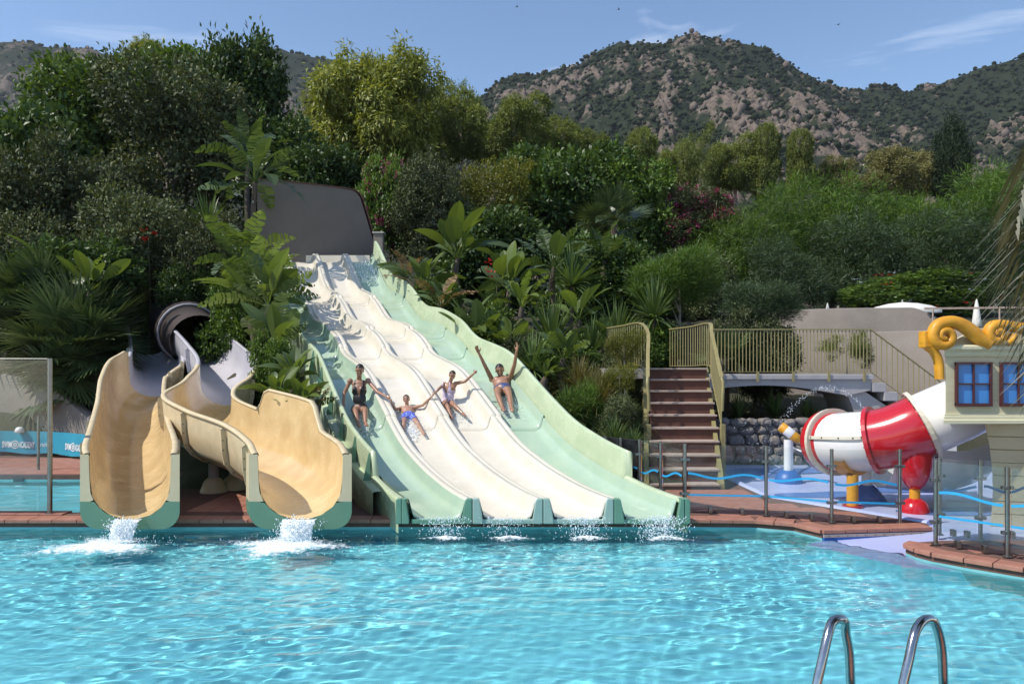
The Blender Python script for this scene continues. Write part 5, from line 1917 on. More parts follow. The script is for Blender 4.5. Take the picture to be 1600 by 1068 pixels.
for a in [
    ('low_shrub', 'low shrub filling in beside the upper slide wall', 'glossy_b', 690, 440, 560, 55, 21.6),
    ('low_shrub', 'low shrub below the middle paddle plants', 'broad_a', 760, 475, 590, 60, 19.6),
    ('low_shrub', 'low shrub just above the slide wall near the laughing person', 'olive_a', 825, 520, 640, 55, 17.6),
    ('low_shrub', 'low shrub between the sword leaved clumps', 'broad_a', 890, 520, 650, 60, 17.8),
    ('low_shrub', 'low olive shrub in front of the landing', 'olive_b', 955, 530, 680, 55, 16.9),
    ('low_shrub', 'low shrub behind the left balustrade', 'glossy_b', 1010, 500, 600, 60, 19.8),
    ('low_shrub', 'low grassy shrub beside the lower slide wall', 'needle_b', 900, 600, 730, 52, 14.9),
    ('low_shrub', 'low olive shrub at the foot of the stair', 'olive_a', 962, 620, 730, 45, 14.4),
    ('low_shrub', 'leafy shrub filling the gap left of the upper slide', 'glossy_b', 375, 430, 600, 60, 20.2),
    ('low_shrub', 'leafy shrub behind the tunnel mouth', 'broad_b', 300, 420, 560, 60, 22.2),
    ('low_shrub', 'leafy shrub low between flume and green slide', 'broad_a', 425, 520, 680, 40, 15.8),
]:
    tree(*a, cat='shrub', group='low shrubs along the slide')
tree('bougainvillea', 'magenta flowering climber right of the grey wall', 'broad_a', 608, 236, 420, 46, 30, cat='flowering shrub', fl='blossom')
tree('oleander', 'pink flowering oleander at the edge of the feathery bushes', 'olive_a', 1088, 294, 400, 62, 31, cat='flowering shrub', fl='blossom_b')
FT = 'feathery bushes along the terrace'
for a in [
    ('feathery_bush', 'feathery bright green bush right of the pink oleander', 'feather', 1185, 292, 500, 105, 29.5),
    ('feathery_bush', 'feathery bright bush in the middle of the hedge', 'feather_b', 1300, 282, 490, 100, 31),
    ('feathery_bush', 'feathery bush below the straw coloured crown', 'feather', 1410, 288, 490, 100, 30.5),
    ('feathery_bush', 'feathery bush at the right end of the hedge', 'feather_b', 1535, 278, 490, 100, 30),
    ('feathery_bush', 'greyish feathery bush low in front of the hedge', 'feather_grey', 1345, 345, 500, 90, 27.5),
    ('feathery_bush', 'greyish feathery bush behind the folded parasol', 'feather_grey', 1480, 340, 500, 100, 27),
    ('feathery_bush', 'dark feathery bush over the parapet corner', 'feather_grey', 1230, 375, 500, 80, 26.5),
]:
    tree(*a, cat='bush', group=FT)
for a in [
    ('needle_shrub', 'needle leaved shrub with bare pale branches above the bridge', 'needle', 1190, 432, 525, 66, 19.8),
    ('needle_shrub', 'bright needle leaved shrub behind the sword plant at the stair', 'needle_b', 1058, 388, 500, 78, 22),
]:
    tree(*a, cat='shrub', bark='bark_pale')
T = tree('flower_hedge', 'leafy hedge with pale blue and red flowers behind the parasols', 'glossy_b', 1430, 420, 500, 130, 25.8, cat='hedge', dscale=.35, rot=0.0)
for nm, mt, sd, n in (('blossom', 'lf_blue', 41, 26), ('blossom', 'lf_red', 42, 16)):
    me = crown_mesh(nm, M[mt], sd, [(0, 0, 0, .95, .95, .95)], n, 9, .05, .03, .028, fill=0)
    c = [o for o in T.children if o.name.startswith('crown')][0]
    mobj(nm, me, T, loc=c.location, scale=tuple(s * 1.12 for s in c.scale))

# ---- plants with large leaves: every leaf an object of its own
def paddle_mesh(name, mat, seed, L, W, splits, curl=.25, stalk=.35):
    """banana / strelitzia leaf along +X from its stalk: two halves folded on the midrib, torn into lobes"""
    rs = np.random.RandomState(seed)
    V, F, Tn = [], [], []
    n = 16
    def mid(t):
        return np.array([L * (stalk + (1 - stalk) * t), 0, -curl * L * t * t * .9])
    # stalk
    for k in range(4):
        t = k / 3
        c = np.array([L * stalk * t, 0, 0.03 * L * math.sin(t * 3)])
        w = .016 * L * (1.3 - .5 * t)
        V += [c + np.array([0, -w, 0]), c + np.array([0, w, 0])]
        Tn += [.8, .8]
    for k in range(3):
        F.append((2 * k, 2 * k + 1, 2 * k + 3, 2 * k + 2))
    def wid(t):
        return W * (max(0, math.sin(math.pi * min(1, t * .93 + .07))) ** .65)
    for side in (-1, 1):
        t = 0
        while t < .985:
            dt = rs.uniform(.06, .14) if splits else .125
            dt = min(dt, 1 - t)
            t2 = t + dt
            sag = rs.uniform(.0, .5) if splits else .06
            tw = rs.uniform(-.02, .02) * L if splits else 0
            gap = .012 if splits else 0
            tn = rs.uniform(.25, .85) if splits else .55
            ta, tb = t + gap, t2 - gap
            pa, pb = mid(ta), mid(tb)
            wa, wb = wid(ta), wid(tb)
            out = []
            for q in (0, .5, 1.0):
                dz = .22 * q - sag * q * q * .8
                for p_, w_, dx in ((pa, wa, .10), (pb, wb, .10)):
                    out.append(p_ + np.array([dx * w_ * q * 1.4 + tw * q, side * w_ * q, w_ * dz]))
            b = len(V)
            V += out
            Tn += [tn] * 6
            F += [(b, b + 1, b + 3, b + 2), (b + 2, b + 3, b + 5, b + 4)]
            t = t2
    me = np_mesh(name, np.array(V), np.array(F), mat, Tn, smooth=True)
    return me
PADDLE = {}
for tp, mat, splits in (('whole', 'lf_banana', False), ('torn', 'lf_banana_d', True), ('dark', 'lf_banana_d', False), ('bright', 'lf_banana', True), ('dry', 'lf_dry', True)):
    PADDLE[tp] = [paddle_mesh('leaf', M[mat], 50 + i + len(tp), 1.0, .145 if not splits else .17, splits, [.10, .32, .55][i], .38) for i in range(3)]

def paddle_plant(label, px, base, Y, n, L, kinds, spread=.9, trunk=0.0, name='bird_of_paradise_plant', group='paddle leaved plants', seed=0, up0=1.36):
    """fan of paddle leaves rising from the ground; base is the photo row of the root"""
    x = (px - 800) * Y / FPX
    z = CAM_H - (base - HOR) * Y / FPX
    g = gz(x, Y)
    L *= .66
    n = int(n * 1.6)
    T = thing(name, label, 'plant', (x, Y, min(z, g) if trunk == 0 else g), 0, group)
    rs = random.Random(seed + int(px))
    zb = z - T.location.z
    if zb + trunk > .15:
        pts = [Vector((.05 * math.sin(k * 1.3), 0, (zb + trunk) * k / 5)) for k in range(6)]
        MB().tube(pts, [.11, .10, .09, .085, .08, .06], 9).build('trunk', M['bark'], T)
    zb += trunk
    for k in range(n):
        kd = rs.choice(kinds)
        az = 2 * math.pi * (k * .381966 + rs.uniform(-.05, .05))
        el = up0 - spread * (k / n) + rs.uniform(-.18, .18)
        me = rs.choice(PADDLE[kd][:2] if el > .9 else PADDLE[kd])
        l = L * rs.uniform(.75, 1.15)
        o = mobj('leaf', me, T, loc=(0, 0, max(0, zb - .05)))
        o.rotation_mode = 'QUATERNION'
        o.rotation_quaternion = Quaternion((0, 0, 1), az) @ Quaternion((0, 1, 0), -el) @ Quaternion((1, 0, 0), rs.uniform(-.8, .8))
        o.scale = (l, l, l)
    return T

PL = [
    # label, px, base, Y, n, L, kinds, spread, trunk
    ('tall paddle leaved plant with torn drooping leaves left of the grey wall', 398, 300, 23.0, 14, 2.3, ['torn', 'torn', 'torn', 'dark'], 1.5, .3),
    ('high crown of torn leaves behind the tall paddle plant', 388, 262, 26.0, 9, 2.3, ['torn', 'torn', 'dark'], .9, .3),
    ('paddle leaved plant leaning over the top left edge of the slide', 396, 480, 18.9, 11, 2.2, ['whole', 'torn', 'bright'], .9, 0),
    ('dense paddle clump left of the slide in the sun', 420, 505, 17.8, 12, 2.0, ['bright', 'torn', 'whole'], 1.0, .4),
    ('paddle plant whose leaves arch towards the flume tunnel', 402, 480, 19.6, 11, 2.3, ['torn', 'bright'], 1.2, .3),
    ('upright paddle plant pressed against the left slide wall', 430, 560, 16.6, 8, 2.0, ['whole', 'dark', 'torn'], .6, 0),
    ('banana like plant with broad bright leaves above the left fan palm', 140, 455, 19.5, 7, 1.9, ['whole', 'bright'], .8, 0),
    ('dim paddle plant deep in shade at the far left', 75, 430, 20.5, 6, 1.9, ['dark', 'whole'], .6, 0),
    ('thick rosette of broad leaves between right flume and slide', 432, 622, 13.6, 13, 1.0, ['whole', 'whole', 'dark'], 1.0, 0),
    ('low broad leaved plant with bright blades beside the slide ledge', 468, 640, 13.2, 11, .95, ['whole', 'dark', 'bright'], 1.0, 0),
    ('broad leaved plant behind the thick rosette by the slide', 460, 590, 14.8, 10, 1.1, ['whole', 'dark'], .9, 0),
    ('highest paddle plant right of the slide with stiff upright leaves', 715, 440, 23.0, 11, 2.4, ['dark', 'dark', 'whole'], .9, .7),
    ('paddle plant standing beside the slide crest', 655, 450, 22.0, 9, 1.9, ['whole', 'dark', 'dry'], .9, 0),
    ('paddle plant in the middle of the right hand thicket', 795, 470, 21.0, 10, 2.0, ['dark', 'whole'], .9, .3),
    ('tall torn paddle plant with grey hanging leaves near the garden centre', 865, 450, 22.5, 9, 2.3, ['torn', 'torn', 'dark'], 1.0, .6),
    ('paddle plant with pale drooping fronds right of the thicket', 945, 430, 24.0, 8, 1.9, ['torn'], 1.2, .5),
    ('low paddle plant touching the green slide wall', 742, 530, 18.0, 10, 1.6, ['whole', 'bright', 'dark'], .8, 0),
    ('small paddle plant with one bright upright leaf above the man', 815, 480, 19.2, 8, 1.5, ['whole', 'bright'], .8, 0),
    ('paddle plant half hidden behind the upper slide wave', 690, 480, 20.0, 10, 1.5, ['dark', 'whole', 'dry'], .9, 0),
    ('paddle plant with yellowing leaves next to the slide top', 632, 440, 22.8, 8, 1.5, ['bright', 'dry', 'dark'], .9, 0),
    ('small broad leaved plant beside the man on the slide', 852, 590, 15.6, 7, .75, ['whole', 'bright'], .7, 0),
    ('paddle plant with slanting leaves over the sword leaved clumps', 905, 500, 19.4, 7, 1.6, ['whole', 'dark'], .8, 0),
    ('paddle plant filling the thicket behind the wavy wall', 765, 500, 20.4, 9, 1.7, ['dark', 'torn'], 1.0, 0),
]
for i, a in enumerate(PL):
    paddle_plant(a[0], a[1], a[2], a[3], a[4], a[5], a[6], a[7], a[8], seed=i * 13)
for i, a in enumerate([
    ('torn leaved paddle plant above the tunnel mouth', 325, 440, 24.0, 9, 2.2, ['torn', 'bright'], 1.1, .3),
    ('paddle plant with upright leaves left of the slide head', 392, 450, 21.4, 9, 2.0, ['whole', 'torn', 'dark'], .7, .2),
    ('torn leaved paddle plant under the tall one', 375, 430, 20.6, 10, 2.2, ['torn', 'torn', 'bright'], 1.2, .3),
    ('paddle plant low in the thicket near the reeds', 880, 560, 17.0, 9, 1.2, ['dark', 'bright'], 1.0, 0),
    ('bright paddle plant at the outer bend of the green wall', 795, 545, 17.6, 9, 1.3, ['whole', 'bright'], .8, 0),
    ('shaded paddle plant behind the reeds by the landing', 945, 540, 18.4, 8, 1.5, ['dark', 'torn'], 1.0, 0),
]):
    paddle_plant(a[0], a[1], a[2], a[3], a[4], a[5], a[6], a[7], a[8], seed=300 + i * 13)
# withered plant with curled reddish leaves by the slide ledge
paddle_plant('small withered plant with curled brown leaves by the slide ledge', 497, 625, 13.4, 9, .55, ['dry', 'dry', 'bright'], .9, 0, name='withered_plant', group='paddle leaved plants', seed=5)

def blade_mesh(name, mat, seed, n, L, W, arch, emin=-.2, emax=1.5, segs=4, dry=0.0):
    """rosette of arching sword blades from the origin"""
    rs = np.random.RandomState(seed)
    V, F, Tn = [], [], []
    for k in range(n):
        az = rs.uniform(0, 2 * math.pi)
        el = emin + (emax - emin) * rs.rand() ** .8
        l = L * rs.uniform(.7, 1.1)
        ar = arch * rs.uniform(.5, 1.4) * (1.2 - el / 2)
        tn = np.clip(rs.normal(.5, .22), 0, 1)
        d = np.array([math.cos(az) * math.cos(el), math.sin(az) * math.cos(el), math.sin(el)])
        s = np.array([-math.sin(az), math.cos(az), 0])
        p = np.array([math.cos(az) * .02, math.sin(az) * .02, 0])
        b = len(V)
        for i in range(segs + 1):
            t = i / segs
            w = W * (1 - t ** 2.2) * (.6 + .4 * min(1, t * 4)) + .001
            c = p + d * l * t + np.array([0, 0, -ar * l * t * t])
            V += [c - s * w * .5, c + s * w * .5]
            Tn += [tn, tn]
        for i in range(segs):
            F.append((b + 2 * i, b + 2 * i + 1, b + 2 * i + 3, b + 2 * i + 2))
    return np_mesh(name, np.array(V), np.array(F), mat, Tn, smooth=True)
SWORD = [blade_mesh('blades', M['lf_sword'], 70 + i, 150, 1.0, .045, .28) for i in range(3)]
REED = [blade_mesh('blades', M['lf_straw'], 80 + i, 260, 1.0, .020, .45, .1, 1.5) for i in range(2)]
REEDG = [blade_mesh('blades', M['lf_sword'], 90 + i, 260, 1.0, .020, .5, .0, 1.5) for i in range(2)]
def rosette(label, px, cy, Y, r, stemh, name, mesh, group, cat='plant', sq=1.0):
    p = P(px, cy, Y)
    g = gz(p.x, Y)
    if stemh is None:
        zc = max(g, p.z - r * .5)
        T = thing(name, label, cat, (p.x, Y, g), random.Random(px).uniform(0, 6), group)
        mobj('blades', mesh, T, loc=(0, 0, max(0, p.z - r * .45 - g)), scale=(r, r, r * sq))
        if p.z - r * .45 - g > .15:
            MB().tube([(0, 0, 0), (.02, 0, (p.z - r * .45 - g) * .5), (0, 0, p.z - r * .45 - g + .03)], [.07, .06, .05], 8).build('trunk', M['bark'], T)
    else:
        T = thing(name, label, cat, (p.x, Y, g), random.Random(px).uniform(0, 6), group)
        mobj('blades', mesh, T, loc=(0, 0, p.z - g), scale=(r, r, r * sq))
        MB().tube([(0, 0, 0), (.04, 0, (p.z - g) * .5), (0, 0, p.z - g + .03)], [.10, .085, .07], 8).build('trunk', M['bark'], T)
    return T
for i, a in enumerate([
    ('round sword leaved plant standing behind the stair railing', 1022, 462, 19.5, 1.0, None),
    ('sword leaved plant by the tall paddle plant on the left slope', 325, 328, 24.0, 1.0, None),
    ('large sword leaved clump in front of the thicket', 862, 500, 18.4, 1.15, None),
    ('sword leaved clump high in the thicket', 893, 412, 22.0, 1.1, None),
    ('sword leaved clump left of the stair landing', 962, 500, 19.0, .95, None),
    ('low sword leaved clump just above the man on the slide', 832, 545, 16.8, .8, None),
    ('sword leaved clump beside the left balustrade', 925, 520, 18.0, .8, None),
    ('dark sword leaved clump under the footbridge, left one', 1155, 632, 17.8, .7, None),
    ('dark sword leaved clump under the footbridge, middle one', 1210, 628, 18.0, .8, None),
    ('dark sword leaved clump under the footbridge, right one', 1262, 636, 17.8, .65, None),
]):
    rosette(a[0], a[1], a[2], a[3], a[4] * (1.3 if i < 7 else 1), a[5], 'sword_plant', SWORD[i % 3], 'sword leaved plants')
for i, a in enumerate([
    ('straw tinted reed clump left of the stair', 935, 600, 15.2, 1.1, 0),
    ('straw tinted reed clump behind the left stair rail', 975, 565, 16.6, 1.0, 0),
    ('green reed clump low beside the green slide wall', 890, 620, 14.6, .9, 1),
    ('green arching reed clump at the foot of the stair', 975, 630, 14.6, .85, 1),
    ('straw tinted reeds between man and stair', 905, 575, 16.2, .95, 0),
    ('low reeds close to the fence corner', 960, 665, 13.7, .7, 1),
    ('dark reeds by the foot of the stair post', 990, 680, 13.5, .5, 1),
]):
    rosette(a[0], a[1], a[2], a[3], a[4], None, 'reed_clump', (REED if a[5] == 0 else REEDG)[i % 2], 'reed clumps beside the stair')
for i, a in enumerate([
    ('small leafy bush with bright leaves in the left balustrade', 975, 540, 15.4, .38),
    ('small leafy bush lower at the left balustrade', 968, 590, 15.0, .34),
    ('pale green young bush growing through the bridge railing', 1322, 545, 18.0, .62),
]):
    p = P(a[1], a[2], a[3])
    T = thing('leafy_bush', a[0], 'bush', (p.x, p.y, gz(p.x, p.y)))
    h = p.z - T.location.z
    mobj('crown', crown('shrub_yellow' if i < 2 else 'sparse'), T, loc=(0, 0, h), scale=(a[4] * (1 if i < 2 else 1.15), a[4], a[4] * (1.1 if i < 2 else .85)))
    MB().tube([(0, 0, 0), (.03, 0, h * .5), (0, 0, h)], [.03, .025, .01], 6).build('stem', M['bark_pale'], T)

# ---- fan palms: every fan a leaf of its own
def fan_mesh(seed):
    rs = np.random.RandomState(seed)
    V, F, Tn = [], [], []
    n = 34
    # stalk along +X to (.55)
    for k in range(3):
        x = .5 * k / 2
        V += [np.array([x, -.008, 0]), np.array([x, .008, 0])]
        Tn += [.7, .7]
    F += [(0, 1, 3, 2), (2, 3, 5, 4)]
    for k in range(n):
        a = (k / (n - 1) - .5) * 4.3
        l = .52 * (1 - .18 * abs(a) / 2.15) * rs.uniform(.9, 1.08)
        dr = rs.uniform(.02, .22)
        tn = np.clip(rs.normal(.5, .25), 0, 1)
        d = np.array([math.cos(a), math.sin(a), 0]); s = np.array([-math.sin(a), math.cos(a), 0])
        b = len(V)
        for t, w in ((0, .004), (.35, .019), (.7, .013), (1.0, .001)):
            c = np.array([.5, 0, 0]) + d * l * t + np.array([0, 0, .05 * (1 - abs(a) / 2.2) * t - dr * l * t * t + .012 * (k % 2)])
            V += [c - s * w, c + s * w]
            Tn += [tn, tn]
        for i in range(3):
            F.append((b + 2 * i, b + 2 * i + 1, b + 2 * i + 3, b + 2 * i + 2))
    return np_mesh('leaf', np.array(V), np.array(F), M['lf_fan'], Tn)
FAN = [fan_mesh(i) for i in range(4)]
def fan_palm(label, px, cy, Y, L, n, seed):
    p = P(px, cy, Y)
    g = gz(p.x, Y)
    T = thing('fan_palm', label, 'palm', (p.x, Y, g), 0, 'fan palms')
    rs = random.Random(seed)
    h = max(.2, p.z - g)
    MB().tube([(0, 0, -.1), (0, 0, h * .5), (0, 0, h)], [.16, .15, .12], 10).build('trunk', M['bark'], T)
    for k in range(n):
        o = mobj('leaf', FAN[k % 4], T, loc=(0, 0, h - .05))
        az = 2 * math.pi * (k * .381966)
        el = 1.35 - 2.0 * (k / n) + rs.uniform(-.2, .2)
        l = L * rs.uniform(.8, 1.15)
        o.rotation_mode = 'QUATERNION'
        o.rotation_quaternion = Quaternion((0, 0, 1), az) @ Quaternion((0, 1, 0), -el) @ Quaternion((1, 0, 0), rs.uniform(-.5, .5))
        o.scale = (l, l, l)
fan_palm('large fan palm left of the flumes', 122, 545, 19.3, 2.0, 46, 1)
fan_palm('fan palm behind the large one at the left edge', 30, 510, 20.5, 1.9, 34, 2)
fan_palm('low fan palm hanging over the stucco wall', 110, 598, 19.0, 1.5, 30, 3)
fan_palm('small fan palm at the head of the left flume', 150, 555, 19.0, 1.2, 22, 4)
fan_palm('fan palm in shade above the large one', 70, 470, 20.5, 1.6, 30, 5)
fan_palm('fan palm with pale fronds above the garden thicket', 960, 350, 26.5, 1.5, 24, 6)
fan_palm('dark little fan palm beside the bridge railing', 1130, 560, 18.6, 1.0, 22, 7)

# ---- feather palm at the right picture edge, close to the camera
def frond_mesh(seed, n=46):
    """pinnate frond along +X, unit length, drooping"""
    rs = np.random.RandomState(seed)
    V, F, Tn = [], [], []
    def mid(t):
        return np.array([t * .92, 0, .10 * math.sin(t * 2.4) - .34 * t * t])
    for k in range(9):
        c = mid(k / 8)
        w = .010 * (1.1 - k / 8)
        V += [c - np.array([0, w, 0]), c + np.array([0, w, 0])]
        Tn += [.9, .9]
    for k in range(8):
        F.append((2 * k, 2 * k + 1, 2 * k + 3, 2 * k + 2))
    for k in range(n):
        t = .12 + .88 * k / (n - 1)
        c = mid(t)
        l = .30 * math.sin(math.pi * (.12 + .80 * t)) + .03
        tn = np.clip(rs.normal(.5, .25), 0, 1)
        for sd in (-1, 1):
            d = np.array([.55 + .3 * t, sd * .85, rs.uniform(-.12, .12)])
            d /= np.linalg.norm(d)
            b = len(V)
            for q, w in ((0, .004), (.4, .0075), (1.0, .0008)):
                p = c + d * l * q + np.array([0, 0, -.35 * l * q * q])
                V += [p - np.array([w, 0, 0]), p + np.array([w, 0, 0])]
                Tn += [tn, tn]
            F += [(b, b + 1, b + 3, b + 2), (b + 2, b + 3, b + 5, b + 4)]
    return np_mesh('frond', np.array(V), np.array(F), M['lf_palm'], Tn)
FROND = [frond_mesh(i) for i in range(3)]
T = thing('feather_palm', 'feather palm whose grey green fronds reach in at the right picture edge', 'palm', (3.32, 3.70, .13))
MB().tube([(0, 0, -.02), (.03, 0, 1.3), (0, .02, 2.7), (.02, 0, 3.9)], [.22, .18, .17, .15], 14).build('trunk', M['bark'], T)
rs_ = random.Random(8)
spots = [(178, -.75, 1.75), (170, -.88, 1.95), (186, -.92, 2.1), (176, -.60, 1.5), (191, -.82, 1.8), (164, -.98, 2.1), (181, -1.02, 2.4), (182, .40, 1.55)]
for k in range(18):
    spots.append((-100 + 200 * k / 17, rs_.uniform(-.6, 1.1), rs_.uniform(1.2, 1.6)))
for k, (az, el, l) in enumerate(spots):
    o = mobj('frond', FROND[k % 3], T, loc=(0.02, 0, 3.85))
    o.rotation_mode = 'QUATERNION'
    o.rotation_quaternion = Quaternion((0, 0, 1), R(az)) @ Quaternion((0, 1, 0), -el) @ Quaternion((1, 0, 0), rs_.uniform(-.3, .3))
    o.scale = (l, l, l)

# ---- blossoms
for lab, px, py, Y, mt, n, r in (('cluster of white lily flowers beside the tall paddle plant', 382, 300, 23.0, 'lf_white', 5, .5), ('red hibiscus flowers in the dark shrubs on the left slope', 232, 372, 22.3, 'lf_red', 4, .28), ('red flowers in the thicket right of the slide', 775, 425, 21.2, 'lf_red', 6, .4)):
    p = P(px, py, Y)
    T = thing('flower_spray', lab, 'flowers', (p.x, Y, gz(p.x, Y)))
    h = p.z - T.location.z
    MB().tube([(0, 0, 0), (.05, 0, h * .5), (0, 0, h)], .012, 6).build('stem', M['stem'], T)
    mobj('blossom', crown_mesh('blossom', M[mt], 61, [(0, 0, 0, r * .6, r * .4, r)], n, 9, .07, .09, .06, fill=0), T, loc=(0, 0, h))
# ------------------------------------------------------------------ people on the slide
def skinmat(name, c, c2):
    m = plain(name, c, 0.42, c2, 9, 0.05, 60, coat=0.15)
    b = [n for n in m.node_tree.nodes if n.type == 'BSDF_PRINCIPLED'][0]
    b.inputs['Subsurface Weight'].default_value = 0.12
    b.inputs['Subsurface Radius'].default_value = (.02, .008, .004)
    return m
M['skin_a'] = skinmat('tanned skin', (0.36, 0.185, 0.115), (0.30, 0.15, 0.09))
M['skin_b'] = skinmat('light tanned skin', (0.44, 0.245, 0.16), (0.37, 0.20, 0.13))
M['hair'] = plain('dark wet hair', (0.022, 0.014, 0.010), 0.35, (0.014, 0.009, 0.007), 30, .4, 90)
M['eye'] = plain('dark eye', (0.015, 0.010, 0.008), 0.15)
M['lip'] = plain('lip', (0.30, 0.085, 0.07), 0.4)
M['mouth'] = plain('open mouth', (0.10, 0.015, 0.015), 0.4)
M['teeth'] = plain('teeth', (0.78, 0.75, 0.68), 0.3)
M['suit_black'] = plain('black swimsuit', (0.012, 0.012, 0.014), 0.45, (0.018, 0.018, 0.02), 20)
M['suit_lilac'] = plain('pale patterned swimsuit', (0.62, 0.52, 0.60), 0.6, (0.40, 0.30, 0.44), 22, contrast=(.44, .56))
M['suit_blue'] = plain('blue patterned swim trunks', (0.05, 0.09, 0.50), 0.6, (0.35, 0.42, 0.72), 28, contrast=(.36, .5))
M['suit_brief'] = plain('dark blue briefs', (0.04, 0.06, 0.18), 0.5, (0.45, 0.50, 0.60), 18, contrast=(.3, .45))

def capsule(mb, a, ra, b, rb, n=12, k=4):
    a, b = Vector(a), Vector(b)
    t = (b - a)
    L = t.length
    t.normalize()
    s = t.orthogonal().normalized()
    u = t.cross(s)
    rings = []
    for i in range(k + 1):
        th = math.pi / 2 * (1 - i / k)
        rings.append((a - t * ra * math.sin(th), max(1e-4, ra * math.cos(th))))
    for i in range(k + 1):
        th = math.pi / 2 * i / k
        rings.append((b + t * rb * math.sin(th), max(1e-4, rb * math.cos(th))))
    vs = []
    for c, r in rings:
        vs += [c + (s * math.cos(2 * math.pi * j / n) + u * math.sin(2 * math.pi * j / n)) * r for j in range(n)]
    fs = []
    for i in range(len(rings) - 1):
        for j in range(n):
            l = (j + 1) % n
            fs.append((i * n + j, i * n + l, (i + 1) * n + l, (i + 1) * n + j))
    fs.append(tuple(range(n))[::-1])
    m = (len(rings) - 1) * n
    fs.append(tuple(range(m, m + n)))
    mb.add(vs, fs, True)

